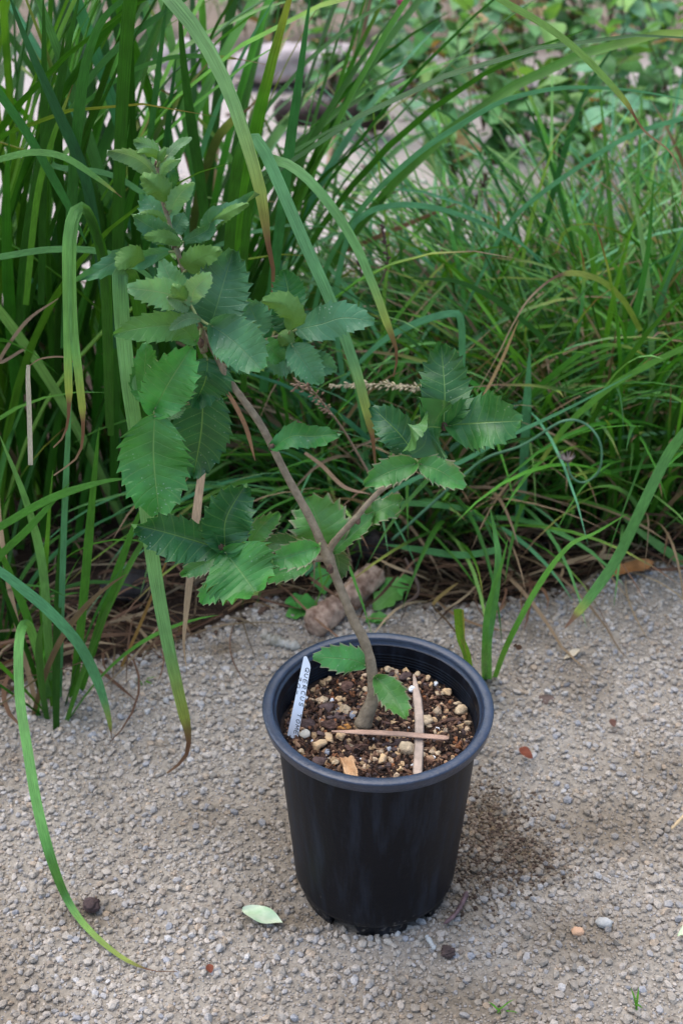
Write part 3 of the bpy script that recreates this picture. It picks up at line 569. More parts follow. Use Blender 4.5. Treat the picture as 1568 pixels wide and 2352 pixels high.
def log_geo(a, b, r, seed, k=28, n=40, amp=.12):
    rr = np.random.default_rng(seed); a = np.array(a); b = np.array(b); t = np.linspace(0, 1, n); pts = a + (b - a) * t[:, None]
    T = norm(b - a); S = norm(np.cross(T, (0, 0, 1.))); U = np.cross(S, T); an = np.linspace(0, 2 * math.pi, k, endpoint=False)
    A, Tt = np.meshgrid(an, t); rad = r * (1 + amp * (vnoise(A * 1.3, Tt * 6, seed) - .5) * 2 + amp * .6 * (vnoise(np.cos(A) * 5 + 9, np.sin(A) * 5 + Tt * 14, seed + 1) - .5) * 2 + .04 * rr.normal(size=A.shape))
    end = np.minimum(1, np.minimum(Tt, 1 - Tt) * 14 + .55) ; rad = rad * end
    V = pts[:, None] + rad[..., None] * (np.cos(A)[..., None] * S + np.sin(A)[..., None] * U); V = V.reshape(-1, 3)
    F = []
    for i in range(n - 1):
        for j in range(k): F.append([i * k + j, i * k + (j + 1) % k, (i + 1) * k + (j + 1) % k, (i + 1) * k + j])
    F.append(list(range(k))[::-1]); F.append([(n - 1) * k + j for j in range(k)])
    return V, F
V, F = log_geo((p[0] - .12, p[1] + .02, .022), (p[0] + .12, p[1] - .03, .022), .026, 5)
tag(link('shade_gap', mesh('shade_gap', V, F, [simple('gap_shade', (.07, .05, .045), .9, .2, 30, .4, .8, 60)])), 'dark rounded bar standing for the shaded gap under the pale rocks behind the path', 'shade_gap')  # dark bar added where only a shaded gap shows below the rocks
a = G(715, 1440, .018); b = G(865, 1318, .022)
V, F = log_geo(a, b, .0138, 8, amp=.18)
wl = simple('rotten_wood', (.50, .36, .27), .95, .1, 110, .35, 1., 110, c2=(.17, .10, .07))
tag(link('wood_piece', mesh('wood_piece', V, F, [wl])), 'stubby light brown piece of rotten wood lying behind the pot', 'wood')
p = G(850, 1275); rock('stone', (p[0], p[1], .012), (.026, .02, .02), (.07, .055, .05), 'rounded dark brown stone in the shade behind the rotten wood', 'stone', seed=31)
p = G(300, 1360); rock('stone', (p[0], p[1], .008), (.03, .018, .016), (.05, .042, .042), 'dark stone half buried in soil at the left grass edge', 'stone', seed=32)

# broadleaf weeds near the wood, leafy plants at the back
def simple_leaf_mesh(name, L_, W_, mat, fold=.2, arch=.25, kind='heart', lobes=0, n=16, seed=0):
    rr = np.random.default_rng(seed); t = np.linspace(0, 1, n); us = np.linspace(-1, 1, 7)
    if kind == 'heart': wp = np.sin(math.pi * t ** .62) ** .8
    else: wp = np.sin(math.pi * (t * .97 + .015) ** 1.25) ** .7
    if lobes: wp = wp * (1 + .16 * np.sin(t * lobes * 6.28))
    U, T_ = np.meshgrid(us, t); Wd = wp[:, None] * W_ / 2
    V = np.stack([U * Wd * (1 - .15 * fold), T_ * L_ + (np.abs(U) * -.08 * L_ * (1 - T_) if kind == 'heart' else 0), np.abs(U) * Wd * fold - arch * L_ * T_ ** 2 + .03 * L_ * np.sin(T_ * 9 + U * 2 + seed)], -1).reshape(-1, 3)
    idx = np.arange(n * 7).reshape(n, 7); F = np.stack([idx[:-1, :-1], idx[:-1, 1:], idx[1:, 1:], idx[1:, :-1]], -1).reshape(-1, 4)
    return mesh(name, V, F, [mat], None, np.stack([(U + 1) / 2, T_], -1).reshape(-1, 2))
weedm = leafmat('weed_leaf', (.10, .33, .06), (.14, .33, .08), (.12, .28, .1), 6, .5, .15)
bgm = [leafmat('ground_leaf_' + k, c, tuple(v * 1.15 for v in c), tuple(v * 1.2 for v in c), 5, .5, 0., .25) for k, c in
       (('fresh', (.12, .28, .08)), ('cool', (.10, .25, .11)), ('lime', (.16, .32, .06)), ('deep', (.05, .15, .035)), ('autumn', (.28, .17, .07)))]
def put(o, loc, rot): o.location = loc; o.rotation_euler = rot
def weed(center, specs, label, seed):
    root = empty('weed', center, label, 'weed', 'broad leaved weeds behind the pot')
    for i, (px, py, az, L_, W_, lift) in enumerate(specs):
        me = simple_leaf_mesh('leaf', L_, W_, weedm, .15, .25, 'spoon', 3, seed=seed + i); p = G(px, py, .009)
        o = bpy.data.objects.new('leaf', me); sc.collection.objects.link(o); o.parent = root
        o.location = Vector(p) - root.location; o.rotation_euler = (lift, 0, az)
c1 = G(740, 1370); c2 = G(860, 1385)
weed(c1, [(735, 1395, R(95), .035, .028, .5), (745, 1365, R(15), .030, .022, .8), (715, 1405, R(110), .026, .022, .3)], 'lobed bright green weed left of the rotten wood piece', 60)
weed(c2, [(858, 1402, R(-50), .036, .030, .5), (880, 1385, R(-40), .034, .030, .6), (838, 1428, R(-85), .022, .016, .5), (900, 1350, R(-70), .024, .018, .5), (842, 1420, R(-120), .02, .014, .3)], 'broad round leaved weed right of the rotten wood piece', 70)

stemm = simple('red_stem', (.10, .05, .035), .6, .3, 60, .3); tanm = simple('tan_stem', (.32, .2, .12), .7, .2, 80, .3)
lm = [simple_leaf_mesh('leaf', .052, .044, m_, .25, .2, 'heart', seed=i) for i, m_ in enumerate(bgm)]
lm2 = [simple_leaf_mesh('leaf', .042, .030, m_, .25, .2, 'heart', seed=i + 9) for i, m_ in enumerate(bgm)]
LOC = ('low leafy plant with paired heart shaped leaves on dark stems',)
# (px, py of the foot on the ground, height, leaf count, label)
PL = [(1000, 330, .26, 34, 'nearest leafy plant on the left end of the row'), (1110, 300, .30, 38, 'leafy plant behind the tip of the brown seed spike'), (1210, 345, .28, 36, 'leafy plant under the highest part of the arching blue blade'),
      (1330, 330, .30, 38, 'leafy plant beside the yellowing drooping blade'), (1440, 360, .32, 40, 'leafy plant where the two long blades cross at right'), (1560, 380, .32, 40, 'leafy plant cut by the right picture edge, nearest row'),
      (1060, 180, .26, 34, 'leafy plant at upper middle behind the first one'), (1180, 190, .3, 38, 'leafy plant with dark stems near the top, right of the pale seed stalk'), (1300, 170, .3, 38, 'leafy plant right of the tan bare patch at top'),
      (1430, 180, .34, 40, 'tall leafy plant at the top right'), (1560, 200, .34, 42, 'tall leafy plant at the top right corner'), (900, 150, .22, 28, 'small leafy plant below the pink flower'),
      (990, 90, .26, 32, 'far leafy plant at top, right of the pink flower'), (1250, 60, .3, 34, 'far leafy plant at the top edge, in the middle of the row'), (1400, 60, .32, 36, 'far leafy plant at the top edge near the dark pod'),
      (1640, 60, .36, 40, 'far leafy plant outside the top right corner'), (720, 60, .2, 24, 'far leafy plant behind the pinkish white rocks'), (560, 70, .22, 24, 'far leafy plant behind the curve of the big hanging blade'),
      (330, 60, .2, 22, 'far leafy plant seen through upright sedge blades, top left'), (1330, 460, .2, 26, 'low leafy plant nearest the grass mound at right'), (1490, 500, .22, 28, 'low leafy plant just behind the right grass clump'), (870, 300, .14, 20, 'low dark leafy plant beside the dark gap'), (1150, 420, .18, 22, 'low leafy plant behind the middle of the grass mound'),
      (760, 215, .2, 30, 'leafy plant in front of the pinkish grey rock'), (950, 240, .24, 34, 'leafy plant left of the yellowish seed stalk'), (830, 70, .26, 34, 'far leafy plant beside the thick tan stalk'), (1040, 430, .16, 26, 'low leafy plant at the top of the fine bladed mound'), (1260, 420, .22, 30, 'low leafy plant under the arching blue blade, nearest the viewer'), (620, 110, .2, 28, 'far leafy plant behind the broad flat topped rock'),
      (1530, 300, .4, 40, 'dense leafy plant near the right edge, behind the nearest row'), (1380, 250, .36, 40, 'bushy leafy plant above the crossing of two long blades')]
for i, (px, py, h, nl, lb) in enumerate(PL):
    g = G(px, py); root = empty('leafy_plant', (g[0], g[1], 0), lb, 'leafy plant', 'leafy plants along the back')
    ns = 4 + i % 3; stems = []
    for s_ in range(ns):
        az = rng.uniform(0, 6.28); ln = rng.uniform(.15, .75); hh = h * rng.uniform(.75, 1.1); t = np.linspace(0, 1, 7)[:, None]
        pts = np.hstack([np.sin(az) * ln * h * t ** 1.4 * .9, np.cos(az) * ln * h * t ** 1.4 * .9, hh * t]) + rng.normal(0, .004, (7, 3)) * t
        V, F = tube_geo(pts, np.linspace(.0022, .001, 7), 5); o = bpy.data.objects.new('stem', mesh('stem', V, F, [stemm])); sc.collection.objects.link(o); o.parent = root; stems.append(pts)
    for j in range(int(nl * 1.35)):
        st = stems[j % ns]; t = .25 + .75 * ((j // ns) / max(1, int(nl * 1.35) // ns)); t = min(t, .999); k = t * 6; a = int(k); p = st[a] + (st[min(a + 1, 6)] - st[a]) * (k - a)
        me = (lm if rng.random() < .65 else lm2)[rng.choice(5, p=[.36, .28, .14, .14, .08])]
        o = bpy.data.objects.new('leaf', me); sc.collection.objects.link(o); o.parent = root; o.location = p
        az = rng.uniform(0, 6.28); o.rotation_euler = (rng.normal(.15, .45), rng.normal(0, .35), az); s3 = rng.uniform(.7, 1.35); o.scale = (s3, s3, s3)
    if i == 11:
        v, f = ICO2; p = P(922, 4, g[1]); o = link('flower', mesh('flower', v * .012 * (1 + .2 * rng.normal(size=(len(v), 1))), f, [simple('pink_petal', (.75, .10, .22), .6)]))
        o.parent = root; o.location = Vector(p) - root.location; tag(o, 'small pink flower')
# low creeping leaves between those plants
V_, F_, M_, U_, o_ = [], [], [], [], 0
# seed heads and stalks
def seedhead(name, pts, r, colr, label, head_from, spk, spl, seed, cat='seed head', dens=60):
    rr = np.random.default_rng(seed); path = spline([P(*q) for q in pts], 60); root = empty(name, path[0], label, cat, 'dry grass seed heads')
    m1 = simple(name + '_stalk', colr, .7, .2, 90, .2); m2 = simple(name + '_seed', tuple(v * 1.15 for v in colr), .7, .2, 200, .35)
    V, F = tube_geo(path, np.linspace(r, r * .4, 60), 6); link('stalk', mesh('stalk', V, F, [m1]), root)
    gs = []; T = norm(np.gradient(path, axis=0)); k0 = int(head_from * 59)
    for i in range(dens):
        k = rr.integers(k0, 60); env = math.sin(math.pi * (.15 + .8 * (k - k0) / (60 - k0))); off = norm(rr.normal(size=3)); off = norm(off - T[k] * off.dot(T[k]) * .7 + T[k] * .9 + np.array((0, 0, -.25)))
        c = path[k] + off * spk * env * rr.uniform(.1, 1); v, f = ICO1; ax = off
        S = norm(np.cross(ax, (0.2, .3, 1))); U = np.cross(S, ax); vv = v[:, :1] * S * spl * .32 + v[:, 1:2] * U * spl * .32 + v[:, 2:] * ax * spl
        gs.append((vv + c, [list(q) for q in f]))
    V, F = merge(gs); link('spikelets', mesh('spikelets', V, F, [m2]), root); return root
st = (.55, .45, .28)
seedhead('grass_panicle', [(860, 1110, .3), (790, 990, .28), (745, 930, .26), (715, 895, .25), (690, 880, .25), (672, 900, .25)], .0013, (.30, .2, .13), 'drooping pale seed head on a brown reed just right of the upper sapling stem', .62, .010, .0026, 1)
seedhead('grass_panicle', [(1010, 905, .33), (960, 892, .33), (900, 884, .33), (840, 882, .33), (760, 886, .33)], .0006, st, 'fine pale straw seed head lying level behind the hanging blade', .05, .007, .0026, 2, dens=110)
seedhead('grass_panicle', [(905, 1030, .4), (915, 1060, .4), (918, 1100, .4), (905, 1150, .4)], .0006, st, 'small pale seed head hanging below the right branch leaves', .2, .005, .0025, 3, dens=40)
seedhead('grass_panicle', [(1060, 520, .9), (1090, 470, .9), (1110, 420, .9), (1135, 365, .9)], .0014, (.12, .07, .05), 'dark brown seed spike in the middle of the grass mound', .4, .007, .004, 4, dens=60)
seedhead('grass_panicle', [(830, 640, .5), (826, 600, .5), (820, 560, .5)], .001, (.11, .06, .055), 'dark reddish seed spike left of the grass mound', .1, .004, .003, 5, dens=40)
seedhead('grass_panicle', [(1080, 260, 1.5), (1078, 180, 1.5), (1085, 100, 1.5), (1095, 50, 1.5)], .0015, (.35, .3, .12), 'upright yellowish seed stalk in front of the leafy plants', .2, .006, .005, 6, dens=70)
seedhead('grass_panicle', [(870, 660, .5), (890, 600, .5), (878, 520, .5), (885, 560, .5)], .0008, (.11, .06, .055), 'second dark reddish seed spike beside the first, left of the mound', .3, .004, .003, 7, dens=30)
# tall brown stalk
path = spline([G(745, 430), P(770, 290, 1.9), P(805, 160, 1.85), P(835, 60, 1.8), P(850, -30, 1.78)], 30); V, F = tube_geo(path, np.linspace(.004, .007, 30), 7)
tag(link('plant_stalk', mesh('plant_stalk', V, F, [tanm])), 'thick tan stalk leaning up through the top middle of the picture', 'stalk')
# looping flower stalk with a withered head
root = empty('flower_stalk', P(930, 1280, .38), 'green looping flower stalk ending in a withered head, right of the sapling', 'flower stalk')
path = spline([P(*q) for q in [(900, 1240, .38), (1060, 1095, .38), (1120, 1050, .37), (1200, 1022, .36), (1290, 968, .35), (1345, 975, .35), (1378, 1020, .34), (1375, 1080, .34), (1340, 1108, .34), (1312, 1095, .34), (1302, 1062, .34)]], 80)
V, F = tube_geo(path, np.linspace(.0016, .0010, 80), 7); link('stalk', mesh('stalk', V, F, [simple('flower_stalk_green', (.09, .22, .11), .5, .4, 60, .2)]), root)
gs = []
hp = path[-1]
for i in range(16):
    a = i * 2.4; d = np.array((math.cos(a) * .5 - .25, math.sin(a) * .5, 1.)); pp = spline([hp, hp + d * .004 + np.array((math.cos(a), math.sin(a), 0)) * .002, hp + d * .010 + np.array((math.cos(a), math.sin(a), -.5)) * .004], 6)
    gs.append(tube_geo(pp, np.linspace(.0011, .0002, 6), 4))
V, F = merge(gs); link('withered_head', mesh('withered_head', V, F, [simple('withered', (.25, .2, .18), .8, .2, 200, .3)]), root)

# ================================================================ POT
RT = .181
pot = empty('plant_pot', (0, 0, 0), 'round black plastic nursery pot standing on the gravel', 'plant pot')
potm, n, b = newmat('black_plastic'); L = n.links.new
tc = N(n, 'ShaderNodeTexCoord'); mp = N(n, 'ShaderNodeMapping'); mp.inputs['Rotation'].default_value = (.5, .3, .2); mp.inputs['Scale'].default_value = (60, 60, 7); L(tc.outputs['Object'], mp.inputs[0])
no = N(n, 'ShaderNodeTexNoise'); no.inputs['Scale'].default_value = 1.6; no.inputs['Detail'].default_value = 8; no.inputs['Roughness'].default_value = .7; L(mp.outputs[0], no.inputs['Vector'])
r = N(n, 'ShaderNodeValToRGB'); r.color_ramp.elements[0].position = .47; r.color_ramp.elements[1].position = .78; r.color_ramp.elements[0].color = (.0035, .0045, .0075, 1); r.color_ramp.elements[1].color = (.019, .025, .038, 1)
L(no.outputs['Fac'], r.inputs[0]); 
nd = N(n, 'ShaderNodeTexNoise'); nd.inputs['Scale'].default_value = 260; nd.inputs['Detail'].default_value = 3; L(tc.outputs['Object'], nd.inputs['Vector'])
sz = N(n, 'ShaderNodeSeparateXYZ'); L(tc.outputs['Object'], sz.inputs[0])
mz = N(n, 'ShaderNodeMapRange'); mz.inputs[1].default_value = 0; mz.inputs[2].default_value = .05; mz.inputs[3].default_value = .51; mz.inputs[4].default_value = .80; L(sz.outputs[2], mz.inputs[0])
ml = N(n, 'ShaderNodeMath', operation='SUBTRACT'); L(nd.outputs['Fac'], ml.inputs[0]); L(mz.outputs[0], ml.inputs[1])
m2 = N(n, 'ShaderNodeMath', operation='MULTIPLY'); m2.inputs[1].default_value = 5; m2.use_clamp = True; L(ml.outputs[0], m2.inputs[0])
mx = N(n, 'ShaderNodeMix', data_type='RGBA'); L(m2.outputs[0], mx.inputs[0]); L(r.outputs[0], mx.inputs[6]); mx.inputs[7].default_value = (.16, .14, .12, 1)
L(mx.outputs[2], b.inputs['Base Color']); rr_ = N(n, 'ShaderNodeMapRange'); rr_.inputs[3].default_value = .36; rr_.inputs[4].default_value = .56; L(no.outputs['Fac'], rr_.inputs[0]); L(rr_.outputs[0], b.inputs['Roughness'])
b.inputs['Specular IOR Level'].default_value = .16
bp = N(n, 'ShaderNodeBump'); bp.inputs['Strength'].default_value = .12; bp.inputs['Distance'].default_value = .001; L(nd.outputs['Fac'], bp.inputs['Height']); L(bp.outputs[0], b.inputs['Normal'])
def lathe(name, prof, parent, mat, k=128, a0=0, a1=2 * math.pi):
    full = abs(a1 - a0 - 2 * math.pi) < 1e-6; a = np.linspace(a0, a1, k, endpoint=not full); m = len(prof); pr = np.array(prof)
    V = np.stack([pr[None, :, 0] * np.cos(a)[:, None], pr[None, :, 0] * np.sin(a)[:, None], np.broadcast_to(pr[None, :, 1], (k, m))], -1).reshape(-1, 3)
    F = []
    for i in range(k if full else k - 1):
        for j in range(m - 1): F.append([i * m + j, ((i + 1) % k) * m + j, ((i + 1) % k) * m + j + 1, i * m + j + 1])
    if not full:
        F.append(list(range(m))[::-1]) if False else None
    return link(name, mesh(name, V, [f for f in F if f], [mat]), parent)
ri = [(.0735 - .0006 * 0, .150)]
body = [(.0545, .012), (.0585, .0125), (.0612, .0155), (.0622, .020), (.0640, .045), (.0670, .085), (.0702, .128), (.0728, .1690), (.0730, RT - .0100)]
lathe('body', body, pot, potm)
inner = [(.0700, .148)]
z = .148
while z < RT - .012: inner += [(.0705, z), (.0705, z + .0012), (.0711, z + .0015), (.0711, z + .0022)]; z += .0027
inner += [(.0722, RT - .008), (.0726, RT - .005)]
lathe('inner_wall', inner, pot, potm)
rim = [(.0722, RT - .011), (.0755, RT - .0098), (.0800, RT - .0094), (.0806, RT - .0092), (.0810, RT - .0088), (.0822, RT - .0022), (.0824, RT - .0014), (.0821, RT - .0008), (.0815, RT - .0004), (.0788, RT + .0001), (.0760, RT - .0003), (.0752, RT - .0007), (.0747, RT - .0014), (.0744, RT - .0026), (.0735, RT - .0050), (.0724, RT - .0054)]
rimm = simple('rim_plastic', (.017, .030, .060), .34, .6, 90, .3, .25, 300, c2=(.014, .022, .042)); lathe('rim', rim, pot, rimm)  # lighter and bluer than the body: sky light put into the rim colour
lathe('base', [(0.0001, .013), (.054, .0125)], pot, potm)
for i in range(6):   # feet between the drainage notches
    c = R(-90 + i * 60 + 4); hw = R(19); prof = [(.052, .013), (.052, .001), (.0525, 0), (.0560, 0), (.0570, .001), (.0590, .0135)]
    k = 14; a = np.linspace(c - hw, c + hw, k); m = len(prof); pr = np.array(prof)
    V = np.stack([pr[None, :, 0] * np.cos(a)[:, None], pr[None, :, 0] * np.sin(a)[:, None], np.broadcast_to(pr[None, :, 1], (k, m))], -1).reshape(-1, 3)
    F = [[q * m + j, (q + 1) * m + j, (q + 1) * m + j + 1, q * m + j + 1] for q in range(k - 1) for j in range(m - 1)] + [list(range(m)), [(k - 1) * m + j for j in range(m)][::-1]]
    link('foot', mesh('foot', V, F, [potm]), pot)

# ---- potting mix
SZ = .1545
def soil_h(x, y): return SZ + .005 * (vnoise(x, y, 41, 45) - .5) + .0025 * (vnoise(x, y, 42, 130) - .5)
rs = np.concatenate([[.0], np.linspace(.002, .0712, 46)]); an = np.linspace(0, 2 * math.pi, 140, endpoint=False)
A, Rr = np.meshgrid(an, rs); xs, ys = Rr * np.cos(A), Rr * np.sin(A); V = np.stack([xs, ys, soil_h(xs, ys)], -1).reshape(-1, 3)
idx = np.arange(len(V)).reshape(len(rs), 140); F1_ = np.stack([idx[:-1], np.roll(idx[:-1], -1, 1), np.roll(idx[1:], -1, 1), idx[1:]], -1).reshape(-1, 4)
tris_c = np.repeat(np.array([[.028, .017, .012]]), len(V), 0)
nb = 5200; rad = .0672 * np.sqrt(rng.random(nb)); an_ = rng.uniform(0, 6.283, nb); x, y = rad * np.cos(an_), rad * np.sin(an_)
s = .0006 + .0028 * rng.random(nb) ** 2.6
pal = np.array([(.030, .017, .012), (.085, .042, .026), (.17, .09, .055), (.36, .21, .12), (.55, .36, .19), (.58, .42, .27), (.11, .075, .068), (.80, .80, .80), (.30, .12, .05)])
kind = rng.choice(9, nb, p=[.20, .25, .20, .11, .055, .03, .085, .01, .06]); s = np.where((kind == 4) | (kind == 5), s * 1.25, s)
v, f = ICO1; sv3 = np.stack([np.ones(nb), np.where(kind < 4, .45, .85), np.where(kind < 4, .35, .8)], 1) * np.where(kind < 4, 1.35, .8)[:, None]
q = rng.normal(size=(nb, 4)); q /= np.linalg.norm(q, axis=1)[:, None]; a, b_, c, d = q.T
Rm = np.stack([1 - 2 * (c * c + d * d), 2 * (b_ * c - a * d), 2 * (b_ * d + a * c), 2 * (b_ * c + a * d), 1 - 2 * (b_ * b_ + d * d), 2 * (c * d - a * b_), 2 * (b_ * d - a * c), 2 * (c * d + a * b_), 1 - 2 * (b_ * b_ + c * c)], 1).reshape(nb, 3, 3)
vv = v[None] * (1 + .24 * rng.normal(size=(nb, 12, 1))) * sv3[:, None]; vv = np.einsum('nij,nkj->nki', Rm, vv) * s[:, None, None] + np.stack([x, y, soil_h(x, y) + s * .3], 1)[:, None]
C = np.repeat(pal[kind] * rng.uniform(.7, 1.2, (nb, 1)), 12, 0); F2_ = (f[None] + (np.arange(nb) * 12)[:, None, None]).reshape(-1, 3) + len(V)
mixm = colmat('potting_mix', .8, .25, .6, 900, .35, 420)
tag(link('potting_mix', mesh('potting_mix', np.vstack([V, vv.reshape(-1, 3)]), [F1_, F2_], [mixm], np.vstack([tris_c, C]), smooth=False)), 'dark potting mix of bark, pumice grit and perlite filling the black pot', 'potting mix', kind='stuff')

def Z4(x, y): return (x / 2.56 + 565.4, y / 2.56 + 1394.6)
def Z6(x, y): return (x / 5.943 + 640.8, y / 5.943 + 1470)    # zoom of source region (680,1560) x5.6
pum = simple('pumice', (.74, .50, .26), .85, .2, 260, .3, .6, 900, c2=(.58, .40, .24)); pum2 = simple('pale_pumice', (.78, .58, .36), .85, .2, 260, .3, .6, 900)
brk = simple('bark', (.15, .10, .09), .85, .2, 200, .4, .9, 420, c2=(.07, .045, .04)); brk2 = simple('red_bark', (.18, .10, .075), .85, .2, 200, .4, .9, 420); per = simple('perlite', (.85, .86, .88), .8, .2, 0, bump=.4, bscale=900)
ora = simple('orange_pumice', (.60, .27, .07), .8, .2, 300, .35, .6, 800)
gry = simple('grey_grit', (.30, .31, .35), .8, .3, 300, .25, .5, 800)
def pot_bit(z, px, py, wpx, hpx, m, label, name, cat, rz=0, thick=.5, seed=1, group=None):
    dx, dy = z(px, py); p = G(dx, dy, SZ + .001); p[:2] *= min(1, .0665 / np.hypot(p[0], p[1])); k = depth(p) / FPX; r_ = wpx * k / 2 * 1.22; r2 = hpx * k / 2 * 1.45
    rock(name, (p[0], p[1], float(soil_h(p[0], p[1])) + .0010 + min(r_, r2) * thick * .5), (r_, r2, min(r_, r2) * thick), None, label, cat, group, mat=m, ic=ICO3, rz=rz, seed=seed, fine=.07, cut=(.5, .9, 11))
s6 = 5.943
for (px, py, w_, h_, m_, lb, rz, th, g_) in (
    (895, 965, 170, 130, pum2, 'round cream pumice stone left of the stem foot', .2, .8, 'p'), (825, 785, 115, 80, pum, 'triangular golden pumice stone above the round cream one', -.2, .7, 'p'),
    (720, 805, 60, 55, per, 'small white perlite ball left of the triangular golden stone', 0, 1., 'w'), (1185, 705, 90, 90, pum2, 'cream pumice stone touching the stem on its left', 0, .8, 'p'),
    (585, 835, 150, 100, pum2, 'long pale tan pumice stone between label and stem', .7, .7, 'p'), (340, 1290, 160, 120, simple('pale_grit', (.5, .46, .38), .85), 'pale grey stone touching the plant label', 0, .6, 'p'),
    (690, 1355, 130, 180, pum, 'golden pumice stone just below the left end of the dry strip', .3, .8, 'p'), (850, 1325, 130, 140, pum, 'golden pumice stone with an orange pit under the dry strip', -.4, .8, 'p'),
    (535, 1450, 200, 170, pum, 'largest lumpy golden pumice stone near the front left rim', .5, .7, 'p'), (890, 1205, 180, 80, ora, 'orange pumice flake above the dry strip', 0, .6, 'p'),
    (930, 640, 210, 190, brk2, 'large purplish brown bark chip behind the round pumice', .3, .3, 'b'), (830, 870, 190, 100, brk, 'grey brown bark chip right behind the round pumice stone', -.1, .35, 'b'),
    (645, 935, 210, 150, brk, 'blocky greyish bark chip left of the round pumice', .5, .5, 'b'), (845, 1050, 240, 110, brk, 'dark slanting bark chip in front of the round pumice', -.5, .4, 'b'),
    (1005, 1050, 85, 150, gry, 'blue grey pointed stone chip at the stem foot', 0, .5, 'g'), (690, 1165, 230, 150, brk2, 'reddish brown bark slab left of the orange flake', -.1, .35, 'b'),
    (410, 1140, 200, 170, brk, 'purplish grey bark chip beside the plant label', .4, .4, 'b'), (560, 1265, 190, 60, brk, 'narrow grey bark sliver above the golden stones', -.4, .5, 'b'),
    (1060, 1455, 330, 110, brk2, 'long dark red bark chip under the dry strip', .1, .3, 'b'), (660, 1530, 110, 90, gry, 'small purple grey stone near the front left rim', 0, .8, 'g'),
    (1115, 1215, 55, 50, per, 'small white perlite ball just above the dry strip', 0, 1., 'w'), (290, 1510, 80, 70, pum2, 'pale stone beside the foot of the label', 0, .9, 'p'), (540, 400, 100, 80, pum, 'golden brown stone under the lower left leaf', 0, .7, 'p')):
    nm = {'p': ('pumice_stone', 'stone', 'pumice stones in the pot'), 'b': ('bark_chip', 'bark chip', 'bark chips in the pot'), 'w': ('perlite_grain', 'perlite', 'perlite grains in the pot'), 'g': ('stone_chip', 'stone', 'stone chips in the pot')}[g_]
    pot_bit(Z6, px, py, w_ / s6, h_ / s6, m_, lb, nm[0], nm[1], rz, th, seed=int(px + py), group=nm[2])
for (px, py, w_, h_, m_, lb, rz, th, g_) in (
    (950, 855, 95, 75, pum2, 'big cream pumice stone left of the strips in the front', .1, .8, 'p'), (800, 915, 50, 75, pum, 'upright golden pumice stone in the front of the pot', 0, .8, 'p'),
    (1055, 685, 65, 85, pum2, 'tall cream pumice stone right of the upright dry strip', 0, .7, 'p'), (1265, 615, 75, 55, pum2, 'bright cream pumice stone near the right rim', .1, .8, 'p'),
    (1225, 487, 55, 40, pum, 'golden stone near the back right rim', 0, .8, 'p'), (840, 385, 50, 40, pum2, 'cream stone just right of the stem at the back', 0, .8, 'p'), (1130, 517, 50, 35, pum2, 'pinkish cream stone half way to the right rim', 0, .7, 'p'),
    (1123, 385, 35, 35, pum, 'small golden stone at the back of the pot', 0, .9, 'p'), (1045, 358, 32, 32, pum2, 'small cream stone at the back left of the golden one', 0, .9, 'p'), (975, 508, 35, 35, per, 'white perlite ball touching the upright dry strip', 0, 1., 'w'),
    (1137, 443, 26, 24, per, 'white perlite ball near the back right', 0, 1, 'w'), (1125, 867, 30, 32, pum2, 'round cream stone at the front right', 0, .9, 'p'), (1040, 890, 30, 50, pum2, 'cream stone hugging the right side of the upright strip at the front', 0, .9, 'p'),
    (905, 970, 40, 32, pum, 'small golden stone close to the front rim', 0, .8, 'p'), (880, 790, 130, 55, brk, 'grey purple bark chip under the crossing strips', .35, .35, 'b'), (1210, 665, 130, 40, brk2, 'dark bark sliver at the right side', .2, .4, 'b'),
    (935, 410, 90, 50, brk, 'dark bark chip behind the upper end of the upright strip', .8, .4, 'b'), (435, 910, 80, 60, brk, 'purple bark chip by the front left rim', -.2, .5, 'b'), (895, 830, 140, 30, brk, 'thin grey bark sliver beside the big cream stone', .25, .5, 'b'),
    (520, 920, 45, 30, pum2, 'flat cream stone beside the wood chip', 0, .8, 'p'), (1270, 560, 45, 25, pum2, 'flat cream stone behind the bright one at right', 0, .7, 'p'), (1105, 740, 30, 28, pum2, 'little cream stone above the right end of the level strip', 0, .9, 'p'),
    (1310, 680, 40, 30, pum2, 'pale stone against the right wall of the pot', 0, .8, 'p'), (830, 690, 120, 30, brk2, 'reddish bark sliver right of the stem foot', -.3, .4, 'b')):
    nm = {'p': ('pumice_stone', 'stone', 'pumice stones in the pot'), 'b': ('bark_chip', 'bark chip', 'bark chips in the pot'), 'w': ('perlite_grain', 'perlite', 'perlite grains in the pot')}[g_]
    pot_bit(Z4, px, py, w_ / 2.56, h_ / 2.56, m_, lb, nm[0], nm[1], rz, th, seed=int(px + py), group=nm[2])
# wood chip, two dry strips
def strip(name, z, pts, wpx, label, colr, zs, cat='dry strip', group=None, thick=.0006):
    q = [G(*z(*a), h) for a, h in zip(pts, zs)]; path = spline(q, 24); T = norm(np.gradient(path, axis=0)); up = np.array((0, 0, 1.)); S = norm(np.cross(T, up)); U = np.cross(S, T)
    t = np.linspace(0, 1, 24); hw = wpx / 2 * depth(path[12]) / FPX * np.clip(np.minimum(t * 3 + .25, (1 - t) * 12 + .6), 0, 1)
    cs = [(-1, 0), (-.55, .9), (-.1, .35), (.1, .35), (.55, .9), (1, 0), (.5, -.8), (-.5, -.8)]
    V = np.array([[path[i] + S[i] * a * hw[i] + U[i] * b * thick for a, b in cs] for i in range(24)]).reshape(-1, 3); k = 8
    F = [[i * k + j, i * k + (j + 1) % k, (i + 1) * k + (j + 1) % k, (i + 1) * k + j] for i in range(23) for j in range(k)] + [list(range(k))[::-1], [23 * k + j for j in range(k)]]
    m = simple(name + '_dry', colr, .7, .25, 120, .2, .4, 500, c2=tuple(v * .7 for v in colr))
    return tag(link(name, mesh(name, V, F, [m])), label, cat, group)
h0 = SZ + .0068
